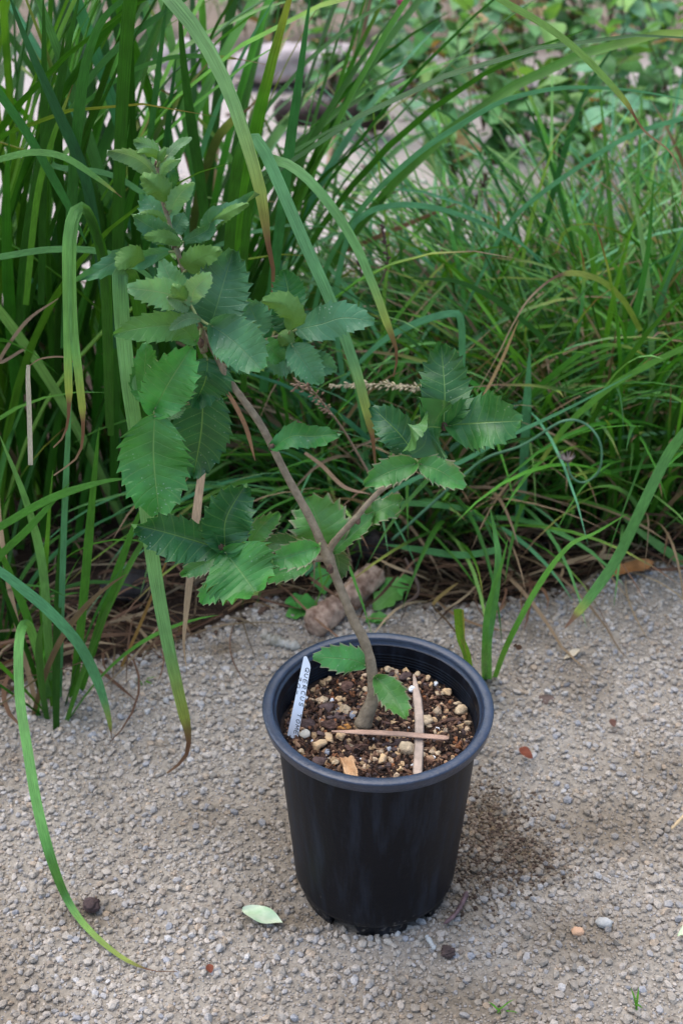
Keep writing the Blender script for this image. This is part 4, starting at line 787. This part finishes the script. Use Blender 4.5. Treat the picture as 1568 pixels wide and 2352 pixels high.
strip('dry_strip', Z4, [(500, 730), (700, 735), (900, 745), (1190, 770)], 18, 'pinkish tan dry needle strip lying level across the front of the potting mix', (.58, .36, .25), [h0 + .003] * 3 + [h0 + .002], group='crossed dry strips in the pot')
strip('dry_strip', Z4, [(985, 395), (1000, 500), (1015, 640), (1015, 800), (1005, 1000)], 22, 'pale tan dry needle strip pointing at the viewer and crossing under the level one', (.56, .42, .32), [h0 - .0005] * 5, group='crossed dry strips in the pot')
a = G(*Z4(590, 890), SZ + .009); b_ = G(*Z4(625, 1010), SZ + .007)
d = Vector(b_ - a); ln = d.length; q_ = d.to_track_quat('X', 'Z')
v, f = box_geo((0, 0, 0), (1, 1, 1)); import bmesh
bm = bmesh.new(); bmesh.ops.create_cube(bm, size=1); bmesh.ops.subdivide_edges(bm, edges=bm.edges, cuts=6, use_grid_fill=True)
for vx in bm.verts:
    c = vx.co; c.y *= 1 - .15 * c.x + .08 * math.sin(c.x * 9) + .04 * math.sin(c.x * 31); c.z += .12 * math.sin(c.y * 8 + c.x * 3) + .06 * math.sin(c.y * 30); c.x += .05 * math.sin(c.y * 14)
    vx.co = Vector((c.x * ln, c.y * .0088, c.z * .0035))
me = bpy.data.meshes.new('wood_chip'); bm.to_mesh(me); bm.free(); me.materials.append(simple('chip_wood', (.62, .38, .20), .75, .2, 150, .25, .8, 400, c2=(.42, .22, .1)))
o = link('wood_chip', me); o.rotation_mode = 'QUATERNION'; o.rotation_quaternion = q_; o.location = (a + b_) / 2; tag(o, 'tan split wood chip propped inside the front rim of the pot', 'wood chip')

# ---- plant label with handwriting
tb = G(*Z4(262, 815), SZ - .006); tt = P(*Z4(356, 290), tb[1] + .022)
lab = empty('plant_label', tb, 'white plastic plant label with black handwriting stuck in the left of the pot', 'plant label')
ax = norm(tt - tb); Lt = np.linalg.norm(tt - tb); view = norm(CAM - tb); S = norm(np.cross(ax, view)); S = -S if S[0] < 0 else S
rl = R(8); Nn = norm(np.cross(S, ax)); Nn = Nn if Nn.dot(view) > 0 else -Nn
W_ = .0080; th = .0007
outl = [(-.5, 0), (.5, 0), (.5, .89), (.16, 1.), (.02, 1.0), (-.34, .93), (-.5, .85)]
outl = [(-.5, 0), (.5, 0), (.5, .885), (.40, .925), (.02, .995), (-.12, 1.0), (-.26, .99)]
gsV = [tb + S * (u * W_) + ax * (v_ * Lt) + Nn * (th / 2) for u, v_ in outl] + [tb + S * (u * W_) + ax * (v_ * Lt) - Nn * (th / 2) for u, v_ in outl]
k = len(outl); F = [list(range(k)), list(range(k, 2 * k))[::-1]] + [[i, i + k, (i + 1) % k + k, (i + 1) % k] for i in range(k)]
link('tag', mesh('tag', np.array(gsV), F, [simple('label_plastic', (.88, .91, .96), .35, .4)], smooth=False), lab)
GL = {'Q': [[(.5, 1), (.1, .8), (.05, .3), (.4, 0), (.75, .3), (.8, .75), (.5, 1)], [(.45, .3), (.85, -.1)]], 'U': [[(.1, 1), (.08, .3), (.35, 0), (.7, .25), (.75, 1)]], 'E': [[(.75, 1), (.15, .95), (.1, 0), (.75, .02)], [(.12, .5), (.65, .52)]],
      'R': [[(.1, 0), (.12, 1), (.65, .9), (.65, .6), (.15, .45), (.8, 0)]], 'C': [[(.8, .95), (.3, .95), (.1, .5), (.25, .05), (.8, .05)]], 'S': [[(.75, .95), (.25, .95), (.2, .6), (.65, .45), (.65, .05), (.1, .03)]],
      'T': [[(0, .97), (.85, 1)], [(.42, 1), (.4, 0)]], 'O': [[(.45, 1), (.1, .6), (.3, 0), (.75, .3), (.7, .9), (.45, 1)]], 'M': [[(.02, 0), (.15, 1), (.45, .3), (.8, 1), (.9, 0)]], 'N': [[(.08, 0), (.1, 1), (.7, 0), (.75, 1)]],
      '2': [[(.1, .85), (.4, 1), (.7, .8), (.1, .03), (.85, 0)]], '0': [[(.45, 1), (.1, .6), (.3, 0), (.75, .3), (.7, .9), (.45, 1)]], '-': [[(.1, .45), (.75, .48)]], ' ': []}
def write(txt, v0, u0, hgt, step):
    gs = []
    for i, ch in enumerate(txt):
        for st_ in GL[ch]:
            pts = []
            for (gx_, gy_) in st_:
                vv_ = v0 - (i * step + gx_ * step * .86 + gy_ * step * .12); uu = u0 + gy_ * hgt - .018 * i * 0
                pts.append(tb + S * (uu * W_) + ax * (vv_ * Lt) + Nn * (th / 2 + .00012))
            pts = spline(pts, max(6, 4 * len(pts))) if len(pts) > 2 else spline(pts, 3)
            T = norm(np.gradient(pts, axis=0)); Sd = norm(np.cross(T, Nn)); h_ = .00022
            V = np.vstack([pts + Sd * h_, pts - Sd * h_, pts + Sd * h_ + Nn * .00008, pts - Sd * h_ + Nn * .00008]); n_ = len(pts)
            F = [[2 * n_ + i_, 2 * n_ + i_ + 1, 3 * n_ + i_ + 1, 3 * n_ + i_] for i_ in range(n_ - 1)]; F += [[i_, i_ + 1, 2 * n_ + i_ + 1, 2 * n_ + i_] for i_ in range(n_ - 1)]
            gs.append((V, F))
    return gs
V, F = merge(write('QUERCUS TOMEN', .885, .09, .33, .0635) + write('20-', .78, -.40, .27, .075))
link('handwriting', mesh('handwriting', V, F, [simple('ink', (.012, .012, .016), .5)], smooth=False), lab)

# ================================================================ OAK SAPLING
sap = empty('oak_sapling', (0, 0, SZ), 'young evergreen oak sapling leaning left out of the black pot', 'sapling')
barkm = simple('sapling_bark', (.28, .215, .14), .65, .3, 220, .25, .4, 700, c2=(.18, .135, .085)); twigm = simple('young_twig', (.22, .22, .12), .7, .2, 150, .3, .5, 600, c2=(.2, .12, .08)); budm = simple('bud', (.17, .10, .07), .7, .2, 300, .3, .6, 700)
def Yt(y): return .145 * (1650 - y) / 1300.
def ZA(x, y): return (x / 2.08 + 141.3, y / 2.08 + 282.7)
def ZB(x, y): return (x / 2.08 + 188.5, y / 2.08 + 848.1)
def ZC(x, y): return (x / 2.377 + 565.4, y / 2.377 + 753.9)
STEMS = []
def stem(name, pts, dia, m, k=14, n=70, dy=None, rough=.05):
    """pts D pixels, dia in pixels"""
    q = [np.append(P(x, y, Yt(y) + (0 if dy is None else dy[i])), d_ * depth(P(x, y, Yt(y))) / FPX / 2) for i, ((x, y), d_) in enumerate(zip(pts, dia))]
    s_ = spline(np.array(q), n); path = s_[:, :3]; rad = s_[:, 3] * (1 + rough * np.sin(np.arange(n) * 1.7) * rng.random(n))
    for i0 in rng.uniform(3, n - 3, max(3, n // 13)): rad = rad * (1 + .08 * np.exp(-((np.arange(n) - i0) / 1.3) ** 2))
    V, F = tube_geo(path, rad, k); STEMS.append(path); return link(name, mesh(name, V, F, [m]), sap)
stem('trunk', [(832, 1668), (842, 1640), (856, 1600), (852, 1530), (835, 1470), (812, 1425), (785, 1360), (763, 1305), (752, 1278), (738, 1248), (712, 1190), (660, 1095), (604, 985), (560, 920), (525, 872), (498, 818), (470, 770), (452, 735)], [42, 36, 28, 24, 23, 22, 21, 23, 30, 22, 19, 18, 18, 17, 16, 15, 12, 10], barkm, n=120)
stem('upper_stem', [ZA(680, 1100), ZA(650, 1010), ZA(640, 900), ZA(605, 760), ZA(575, 680), ZA(550, 600), ZA(530, 540), ZA(510, 460), ZA(487, 375), ZA(465, 270), ZA(455, 190)], [13, 12, 11, 11, 11, 13, 11, 11, 11, 9, 7], twigm)
stem('branch', [(754, 1282), ZC(455, 1205), ZC(510, 1130), ZC(590, 1045), ZC(660, 960), ZC(740, 880), ZC(820, 830), ZC(900, 730), ZC(960, 660), ZC(1020, 590), ZC(1075, 535)], [21, 17, 15, 14, 13, 13, 12, 12, 11, 10, 9], barkm, dy=[0, 0, -.005, -.01, -.01, -.01, -.01, -.015, -.02, -.025, -.03])
stem('branch', [(510, 850), ZA(860, 1075), ZA(950, 1045), ZA(1030, 1020), ZA(1085, 1000)], [10, 9, 8, 8, 7], twigm)
stem('branch', [(752, 1280), ZB(1110, 905), ZB(1060, 905)], [20, 15, 12], barkm, n=16)
stem('branch', [(525, 880), (455, 925), ZA(600, 1340), ZB(345, 200)], [9, 8, 7, 7], twigm, dy=[0, .02, .01, -.01])
stem('branch', [(735, 1270), ZB(900, 880), ZB(760, 870), ZB(665, 856)], [12, 8, 7, 7], twigm, dy=[0, .012, .0, -.015])
stem('branch', [ZA(690, 1090), ZA(670, 980), ZA(630, 890), ZA(590, 830)], [10, 9, 8, 6], twigm, dy=[0, -.01, -.02, -.03])
def bud(x, y, r, dy=0):
    v, f = ICO2; rr = np.random.default_rng(int(x)); p = P(x, y, Yt(y) + dy); k = r * depth(p) / FPX
    link('bud', mesh('bud', v * (1 + .15 * rr.normal(size=(len(v), 1))) * np.array((.8, .8, 1.2)) * k + p, f, [budm]), sap)
for (x, y, r_, dy) in ((*ZB(325, 200), 10, -.01), (*ZB(663, 856), 10, -.02), (*ZC(1078, 535), 10, -.035), (*ZC(940, 690), 9, -.02), (*ZA(545, 580), 11, 0), (*ZA(1085, 1000), 8, 0), (*ZA(665, 1050), 10, -.01), (*ZB(905, 372), 8, -.01), (*ZB(1185, 955), 10, -.01), (*ZA(600, 860), 12, -.03), (*ZA(455, 200), 8, 0), (*ZA(790, 960), 6, 0), (*ZC(610, 1050), 8, -.01), (*ZA(645, 930), 8, -.02)): bud(x, y, r_, dy)
MATS = {'d': leafmat('oak_leaf_dark', (.032, .135, .034), (.15, .28, .07), (.09, .20, .05)), 'g': leafmat('oak_leaf_green', (.075, .24, .045), (.15, .30, .08), (.14, .25, .05)),
        'b': leafmat('oak_leaf_blue', (.070, .20, .085), (.14, .27, .11), (.14, .25, .06), rough=.36), 'p': leafmat('oak_leaf_young', (.13, .27, .10), (.24, .33, .14), (.17, .27, .07), rough=.65, spots=0, trans=.25, fuzz=.4),
        's': leafmat('oak_leaf_spiny', (.08, .25, .055), (.16, .30, .09), (.12, .22, .06), 7, spots=.5, dead=(.66, (.30, .24, .10))), 'r': leafmat('oak_leaf_worn', (.075, .18, .05), (.2, .27, .10), (.12, .2, .06), 7, dead=(.56, (.33, .20, .10))),
        'y': leafmat('oak_leaf_underside', (.10, .22, .04), (.22, .33, .09), (.10, .22, .04), rough=.5, spots=0)}
petm = simple('petiole', (.22, .27, .10), .6, .3)
def oak_leaf(z, pts, w_, kind='g', roll=0., roll2=None, dY=0., y0=0., cup=.15, wave=.08, teeth=None, seed=0, arch=0., label=None, pet=True, skew=.85, blunt=False):
    nt_ = teeth or (7 if kind in 's r' else 9); n_ = nt_ * 8 + 1; per_ = 11
    d = [z(*p) for p in pts]; m = len(d); Yb = Yt(d[0][1]) + y0
    seg = np.cumsum([0] + [math.dist(d[i], d[i + 1]) for i in range(m - 1)]); seg /= seg[-1]
    arch = arch + np.random.default_rng(seed + 99).uniform(-.002, .005) * min(1, w_ / 120)
    q = [P(x, y, Yb + dY * s_ - arch * 4 * s_ * (1 - s_)) for (x, y), s_ in zip(d, seg)]
    path = spline(q, n_); T = norm(np.gradient(path, axis=0)); view = norm(CAM - path); S = norm(np.cross(T, view)); Nn = np.cross(S, T)
    flip = np.where(np.sum(Nn * view, 1) < 0, -1, 1)[:, None]; Nn = Nn * flip; S = S * flip * 1.
    t = np.linspace(0, 1, n_); rr = R(1) * np.interp(t, [0, 1], [roll, roll if roll2 is None else roll2])[:, None]
    S2 = S * np.cos(rr) + Nn * np.sin(rr); N2 = Nn * np.cos(rr) - S * np.sin(rr)
    scl = {ZA: 2.08, ZB: 2.08, ZC: 2.377, Z4: 2.56}[z]; dep = depth(path[n_ // 2]); cr = np.clip(np.abs(np.cos(rr[:, 0])), .45, 1)
    W = (1.25 if kind in 'py' else 1.15) * w_ / scl * dep / FPX / 2
    blunt = blunt or kind in 'py'
    prof = np.sin(math.pi * np.clip(t, 0, 1) ** skew) ** (.5 if blunt else .58); prof = prof * ((.92 if blunt else .72) + (.08 if blunt else .28) * np.clip((1 - t) / .2, 0, 1)) * 1.08
    prof[0] = .03; prof[-1] = .0
    rs_ = np.random.default_rng(seed * 13 + 5); us = np.linspace(-1, 1, per_)
    amp = .26 if kind in 'sr' else .18
    ph = (t * nt_) % 1.; tooth = np.where(ph < .86, (ph / .86) ** 2.4, ((1 - ph) / .14))
    V = np.zeros((n_, per_, 3)); qv = (t[:, None] - .13 * np.abs(us)[None]) * nt_; quilt = np.abs(np.sin(math.pi * (qv + .5)))  # creased at veins
    k1, k2 = rs_.uniform(0, 6.28, 2); jit = [1 + .9 * (rs_.random(nt_ + 1) - .5) for _ in (0, 1)]; cup = cup + rs_.uniform(-.1, .32); wave = wave * rs_.uniform(1.6, 3.8)
    fold_ = rs_.uniform(-.05, .38) * (-1 if cup < -.02 else 1)
    for j, u in enumerate(us):
        sd_ = 0 if u < 0 else 1; jj = jit[sd_][np.minimum((t * nt_).astype(int), nt_)]
        am = amp * jj * abs(u) ** 5
        wd = W / cr * prof * (1 - amp * .35 + am * tooth * 1.0)
        au = abs(u); z_ = W * (cup * au ** 1.6 + fold_ * au - .02) * 1. + W * wave * au ** 1.5 * np.sin(t * 6.28 * 1.6 + (k1 if u < 0 else k2)) * 1.0 + W * .028 * (quilt[:, j] - .5) * min(1, au * 3) * (1 - .3 * au) * (prof > .2)
        V[:, j] = path + S2 * (u * wd)[:, None] + N2 * z_[:, None] + T * (amp * W * .75 * abs(u) ** 5 * tooth * (prof > .15))[:, None]
    idx = np.arange(n_ * per_).reshape(n_, per_); F = np.stack([idx[:-1, :-1], idx[:-1, 1:], idx[1:, 1:], idx[1:, :-1]], -1).reshape(-1, 4)
    # make the front side (upper side of the leaf) point along N2
    e1 = V[n_ // 2, 6] - V[n_ // 2, 5]; e2 = V[n_ // 2 + 1, 5] - V[n_ // 2, 5]
    if np.cross(e1, e2).dot(N2[n_ // 2]) < 0: F = F[:, ::-1]
    uv = np.stack(np.meshgrid((us + 1) / 2, t), -1).reshape(-1, 2); V = V.reshape(-1, 3)
    o = link('leaf', mesh('leaf', V, F, [MATS[kind]], None, uv), sap)
    if pet:
        base = path[0]; al = np.vstack(STEMS); dd = np.linalg.norm(al - base, axis=1); i = dd.argmin()
        if dd[i] > .0015:
            e_ = al[i] if dd[i] < .025 else base + (al[i] - base) / dd[i] * .01
            pv, pf = tube_geo(spline([e_, (e_ + base) / 2 + (0, 0, -.0008), base + T[0] * .002], 8), np.linspace(.0011, .0008, 8), 6)
            po = link('petiole', mesh('petiole', pv, pf, [petm]), None); po.parent = o
    if label: o['label'] = label
    return o
LV = [
 # top cluster
 (ZA, [(445, 245), (400, 195), (330, 155), (218, 128)], 62, 'p', 25, None, -.01, 0, {}),
 (ZA, [(470, 150), (430, 120), (365, 92)], 62, 'p', 10, None, .01, .01, {}),
 (ZA, [(470, 185), (440, 150), (400, 142), (362, 145)], 34, 'y', 200, None, -.01, -.004, {}),
 (ZA, [(500, 165), (550, 112), (622, 70)], 34, 'p', 35, None, .0, 0, {}),
 (ZA, [(475, 255), (500, 205), (572, 165)], 34, 'p', -30, None, -.01, -.004, {}),
 (ZA, [(480, 230), (500, 170), (492, 125)], 60, 'p', 20, None, .01, .012, {}),
 (ZA, [(465, 195), (480, 150), (498, 120)], 28, 'y', 180, None, 0, -.006, {}),
 (ZA, [(505, 220), (530, 260), (522, 315)], 46, 'd', 20, None, .01, .01, {}),
 (ZA, [(505, 385), (470, 320), (403, 262)], 95, 'y', 180, None, -.012, -.004, {}),
 (ZA, [(520, 425), (560, 350), (630, 280)], 66, 'p', -20, None, -.005, 0, {}),
 (ZA, [(512, 520), (450, 430), (395, 335)], 120, 'b', 15, None, .012, .012, {}),
 (ZA, [(505, 485), (450, 440), (380, 432)], 34, 'y', 190, None, -.01, -.004, {}),
 (ZA, [(555, 560), (470, 520), (400, 480), (328, 432)], 92, 'b', 20, -10, -.02, -.002, {}),
 (ZA, [(578, 575), (500, 545), (398, 540)], 50, 'y', 170, None, -.022, -.006, {}),
 (ZA, [(530, 530), (560, 480), (590, 430)], 76, 'b', 0, None, .01, .01, {}),
 (ZA, [(575, 570), (690, 515), (730, 450), (830, 405), (948, 342)], 66, 'b', -15, 35, -.02, 0, {'wave': .16}),
 (ZA, [(708, 490), (730, 460), (800, 425), (880, 385)], 44, 'y', 200, None, -.02, -.012, {'pet': False}),
 (ZA, [(525, 612), (440, 628), (370, 645), (300, 640), (210, 690), (58, 768)], 76, 'b', 25, -15, -.03, 0, {'wave': .2}),
 (ZA, [(400, 655), (330, 640), (265, 690)], 84, 'y', 190, None, -.02, -.014, {'pet': False}),
 (ZA, [(595, 705), (640, 655), (752, 608)], 92, 'y', 180, None, -.02, -.006, {}),
 (ZA, [(620, 840), (530, 755), (478, 655)], 92, 'p', 0, None, 0, -.02, {}),
 (ZA, [(610, 850), (480, 810), (316, 788)], 108, 'p', 10, None, -.02, -.03, {}),
 (ZA, [(620, 860), (640, 790), (718, 722)], 84, 'p', -5, None, -.01, -.035, {}),
 (ZA, [(600, 850), (565, 810), (540, 782)], 60, 'y', 180, None, -.01, -.04, {}),
 (ZA, [(640, 840), (612, 770), (622, 705)], 76, 'b', 0, None, .01, -.002, {}),
 (ZA, [(600, 865), (560, 850), (500, 830)], 70, 'p', 0, None, -.01, -.034, {}),
 (ZA, [(715, 965), (755, 830), (822, 606)], 215, 'b', 0, None, .015, -.01, {'cup': .25}),
 (ZA, [(712, 965), (820, 1040), (968, 1188)], 200, 'b', 8, None, -.02, -.025, {'skew': .9}),
 (ZA, [(715, 962), (830, 905), (945, 905)], 130, 'b', 10, None, .02, .005, {}),
 (ZA, [(645, 1045), (560, 975), (410, 975), (246, 1010)], 120, 'g', 12, None, -.015, -.02, {}),
 (ZA, [(660, 950), (560, 920), (445, 885)], 112, 'b', 5, None, 0, -.006, {}),
 (ZA, [(665, 940), (600, 935), (515, 985)], 44, 'p', 15, None, -.01, -.036, {}),
 (ZA, [(445, 1368), (520, 1230), (628, 1062)], 200, 'g', -5, None, .0, -.012, {'cup': .3}),
 (ZA, [(440, 1362), (400, 1220), (408, 1050)], 120, 'g', -25, None, .01, .0, {}),
 (ZA, [(700, 1120), (690, 1220), (650, 1318)], 190, 'd', 10, None, .0, .0, {}),
 (ZA, [(690, 1130), (740, 1180), (790, 1240)], 90, 'd', 0, None, .0, .004, {}),
 (ZB, [(580, 80), (570, 290), (535, 500)], 232, 'd', 0, None, .01, .012, {'skew': .8}),
 (ZB, [(348, 212), (342, 420), (368, 690)], 272, 'g', 0, None, -.015, -.02, {'cup': -.15, 'skew': .95, 'blunt': True}),
 (ZB, [(365, 215), (420, 200), (475, 185)], 64, 'p', 0, None, .01, .005, {}),
 (ZA, [(1088, 1000), (1110, 930), (1060, 865), (962, 850)], 92, 'y', 165, 200, -.01, -.01, {}),
 (ZA, [(1095, 920), (1085, 810), (1060, 700)], 132, 'd', 0, None, .01, .0, {}),
 (ZA, [(1112, 988), (1240, 960), (1350, 930), (1498, 948)], 138, 'b', 15, -5, -.01, -.002, {'wave': .15}),
 (ZA, [(1095, 995), (1085, 940), (1040, 890)], 125, 'd', 15, None, .005, .004, {}),
 (ZA, [(940, 1030), (925, 930), (880, 845)], 130, 'b', 0, None, .01, .004, {}),
 (ZA, [(1040, 1010), (1075, 1035), (1102, 1065)], 66, 'y', 170, None, 0, -.006, {}),
 (ZA, [(1098, 1060), (1150, 1130), (1235, 1245)], 122, 'b', 12, None, -.01, -.004, {'cup': -.2}),
 (ZA, [(1140, 1100), (1210, 1140), (1312, 1180)], 96, 'b', 10, None, 0, .0, {}),
 (ZA, [(1095, 1062), (1050, 1120), (980, 1172)], 135, 'b', 0, None, 0, .006, {}),
 (ZA, [(960, 1040), (1000, 1080), (1060, 1132)], 90, 'g', 0, None, 0, .0, {}),
 (ZA, [(780, 1090), (840, 1130), (930, 1170)], 96, 'd', 0, None, .01, .01, {}),
 (ZB, [(915, 372), (1000, 320), (1100, 320), (1242, 308)], 96, 'd', 20, -15, -.02, -.008, {'wave': .15, 'teeth': 7}),
 (ZB, [(655, 856), (540, 820), (400, 780), (232, 738)], 175, 'd', 12, None, -.01, -.018, {'cup': .2}),
 (ZB, [(682, 852), (690, 710), (788, 540)], 195, 'd', -8, None, .01, -.016, {'cup': .25, 'skew': .8}),
 (ZB, [(678, 868), (760, 970), (840, 1082)], 290, 'g', 0, None, -.025, -.022, {'cup': -.1, 'skew': 1., 'blunt': True}),
 (ZB, [(650, 890), (580, 930), (483, 978)], 80, 's', 0, None, 0, -.004, {'teeth': 7}),
 (ZB, [(690, 1045), (630, 1050), (570, 1118)], 92, 's', 0, None, -.01, -.006, {'teeth': 7}),
 (ZB, [(805, 835), (850, 760), (940, 680)], 84, 's', -25, None, .01, .004, {}),
 (ZB, [(1125, 850), (1010, 885), (885, 925)], 112, 's', 5, None, -.02, -.012, {}),
 (ZB, [(1050, 850), (950, 830), (850, 840)], 80, 'r', 0, None, .0, .012, {}),
 (ZB, [(1085, 925), (980, 960), (855, 1008)], 92, 's', -10, None, -.01, .002, {}),
 (ZB, [(1165, 860), (1135, 740), (1078, 608)], 225, 's', 0, None, .012, .014, {'cup': .1}),
 (ZB, [(1192, 880), (1290, 790), (1405, 690)], 82, 's', 32, None, .01, .010, {}),
 (ZB, [(1310, 720), (1390, 690), (1450, 660), (1538, 620)], 98, 's', 0, 25, .0, .014, {'wave': .2}),
 (ZB, [(1200, 850), (1225, 920), (1225, 995)], 90, 'r', 0, None, 0, .012, {}),
 (ZC, [(1075, 530), (1082, 340), (1062, 85)], 225, 'd', -5, None, .03, -.03, {'cup': .3, 'skew': .72}),
 (ZC, [(1100, 530), (1290, 515), (1508, 505)], 250, 'd', 8, None, -.015, -.03, {'wave': .14, 'skew': .9}),
 (ZC, [(1078, 545), (1000, 540), (945, 560), (878, 520)], 250, 'd', 10, None, -.02, -.034, {'wave': .2, 'teeth': 8}),
 (ZC, [(935, 710), (830, 570), (684, 428)], 165, 'd', 0, None, .02, -.012, {'wave': .14}),
 (ZC, [(930, 738), (800, 775), (632, 858)], 128, 's', 0, None, -.015, -.022, {}),
 (ZC, [(940, 738), (1060, 780), (1195, 872)], 128, 's', 5, None, -.015, -.022, {}),
 (ZC, [(950, 730), (1010, 700), (1080, 690)], 70, 'b', 0, None, 0, -.01, {}),
 (Z4, [(705, 345), (640, 315), (540, 300), (388, 292)], 140, 's', 8, None, -.005, .0, {}),
 (Z4, [(762, 412), (850, 510), (945, 668)], 138, 's', 5, None, -.03, -.006, {}),
]
for i, (z, pts, w_, kd, ro, ro2, dY, y0, kw) in enumerate(LV):
    lb = {'p': 'downy pale young leaf', 'r': 'worn leaf with brown blotches and ragged edge', 'y': 'leaf showing its yellow green underside'}.get(kd)
    oak_leaf(z, pts, w_, kd, ro, ro2, dY, y0, seed=i, label=lb, **kw)

# ================================================================ SMALL THINGS ON THE GRAVEL
def ground_leaf(name, px, py, L_, W_, az, m, label, cat, lift=.1, kind='spoon', arch=.1, seed=0, h=.004):
    me = simple_leaf_mesh(name, L_, W_, m, .3, arch, kind, seed=seed); o = link(name, me); p = G(px, py, h + .002); o.location = p; o.rotation_euler = (lift, 0, az); return tag(o, label, cat)
vm = simple('variegated_leaf', (.30, .46, .25), .45, .4, 70, .2, c2=(.62, .66, .48))
ground_leaf('fallen_leaf', 650, 2120, .033, .016, R(72), vm, 'fallen pale green leaf with cream edge on gravel left of the pot', 'leaf', seed=3, arch=0)
rm = simple('rust_leaf', (.25, .07, .035), .7, .2, 90, .3)
ground_leaf('fallen_leaf', 1222, 1742, .014, .012, R(60), rm, 'small rust red leaf fragment on gravel right of the pot', 'leaf', seed=5, arch=0, lift=.4)
ground_leaf('fallen_leaf', 1410, 1670, .008, .007, R(20), simple('dark_rust', (.12, .05, .03), .7), 'tiny dark brown leaf scrap on gravel near the right edge', 'leaf', seed=6, arch=0, lift=.5)
ground_leaf('fallen_leaf', 485, 2235, .007, .006, R(20), rm, 'tiny red scrap on gravel beyond the tip of the long blade', 'leaf', seed=7, arch=0, lift=.3)
ground_leaf('fallen_leaf', 1385, 1322, .055, .022, R(-78), simple('orange_leaf', (.52, .24, .09), .7, .2, 60, .3), 'orange brown dead leaf at the grass edge on the right', 'leaf', seed=8, arch=-.05, h=.008)
ground_leaf('fallen_leaf', 1190, 1490, .028, .009, R(165), simple('curled_brown', (.28, .15, .09), .7, .2, 90, .4), 'curled brown dead leaf beside the grass sprout', 'leaf', seed=9, arch=-.3, lift=.5, h=.008)
ground_leaf('fallen_leaf', 1290, 1515, .02, .008, R(-70), simple('cream_leaf', (.5, .42, .3), .8), 'small cream dead leaf on gravel right of the grass sprout', 'leaf', seed=10, arch=-.1, lift=.3)
ground_leaf('fallen_leaf', 1555, 2150, .018, .008, R(-60), simple('pale_green_leaf', (.5, .6, .36), .6), 'pale leaf cut by the right picture edge low down', 'leaf', seed=11, arch=0, lift=.2)
p = G(212, 2092); rock('seed_pod', (p[0], p[1], .006), (.0065, .006, .005), (.10, .065, .06), 'round dark brown seed pod near the long blade on the gravel', 'seed pod', seed=51, ic=ICO4, fine=.1)
p = G(1025, 2193); rock('dirt_clod', (p[0], p[1], .004), (.0068, .006, .0042), (.12, .08, .07), 'dark reddish clod on gravel in front of the pot at right', 'clod', seed=52, ic=ICO4, fine=.16, cut=(.55, .9, 10))
p = G(510, 1492); rock('dirt_clod', (p[0], p[1], .001), (.016, .011, .004), (.10, .065, .055), 'flat dark brown clod on gravel between dead blade and pot', 'clod', seed=53, ic=ICO4, fine=.18, cut=(.55, .95, 12))
p = G(610, 1545); rock('dirt_clod', (p[0], p[1], .001), (.010, .007, .004), (.12, .075, .06), 'small brown clod just left of the pot rim', 'clod', seed=54, ic=ICO3)
p = G(1250, 1612); rock('dirt_clod', (p[0], p[1], .001), (.010, .008, .004), (.16, .11, .09), 'brown clod pressed in gravel right of the pot', 'clod', seed=55, ic=ICO3)
p = G(1385, 2127); rock('pebble', (p[0], p[1], .004), (.0065, .005, .004), (.5, .48, .44), 'single large whitish pebble on gravel at lower right', 'pebble', seed=56, ic=ICO3)
p = G(1325, 2148); rock('pebble', (p[0], p[1], .004), (.005, .004, .003), (.6, .36, .22), 'small orange pebble left of the large whitish pebble', 'pebble', seed=57, ic=ICO3)
def twig(name, pts, r, m, label, cat):
    path = spline([G(*q) for q in pts], 24); rr = np.random.default_rng(len(label)); V, F = tube_geo(path, r * (1 + .2 * rr.normal(size=24)).clip(.5, 1.5) * np.clip(np.minimum(np.arange(24), 23 - np.arange(24)) / 3 + .4, 0, 1), 9)
    return tag(link(name, mesh(name, V, F, [m])), label, cat)
twig('seed_pod', [(1018, 2122, .006), (1040, 2105, .008), (1058, 2080, .008), (1072, 2048, .006)], .0018, simple('purple_pod', (.17, .10, .10), .6, .3, 120, .3), 'curved purple brown pod on gravel at the right foot of the pot', 'seed pod')
twig('splinter', [(978, 2148, .006), (998, 2180, .006)], .0016, simple('grey_splinter', (.42, .42, .40), .7, .2), 'short pale grey splinter beside the dark reddish clod', 'splinter')
twig('stick', [(600, 1460, .008), (640, 1475, .009), (690, 1488, .008)], .005, simple('mossy_stick', (.18, .16, .11), .9, .2, 120, .5, .8, 200, c2=(.4, .38, .34)), 'short mossy stick lying behind the left side of the pot', 'stick')
twig('twig', [(560, 1410, .006), (640, 1404, .006), (705, 1402, .006)], .0012, simple('thin_twig', (.25, .18, .13), .8), 'thin straight brown twig lying on dirt left of the weed', 'twig')
twig('twig', [(900, 1400, .006), (960, 1360, .03), (930, 1280, .06)], .0015, simple('dark_twig', (.12, .08, .06), .8), 'dark twig leaning right of the broad leaved weed', 'twig')
twig('twig', [(1540, 1905, .006), (1568, 1875, .006), (1590, 1850, .006)], .0012, simple('yellow_twig', (.5, .36, .2), .8), 'yellowish twig crossing the right picture edge on the gravel', 'twig')
for (px, py, lb) in ((1150, 2330, 'tiny green sprout at the bottom of the picture, left one'), (1455, 2325, 'tiny green sprouts near the bottom right corner'), (330, 1585, 'tiny green sprout on gravel left of the hanging blade tip')):
    g = G(px, py); r_ = empty('sprout', (g[0], g[1], 0), lb, 'sprout', 'tiny sprouts in the gravel')
    for j in range(3):
        geo = wild(np.array((g[0] + rng.normal(0, .002), g[1] + rng.normal(0, .002), .002)), rng.uniform(0, 6), .6, rng.uniform(.010, .018), .0016, .8, n=6, col='bright'); rib_obj('blade', [geo], r_)
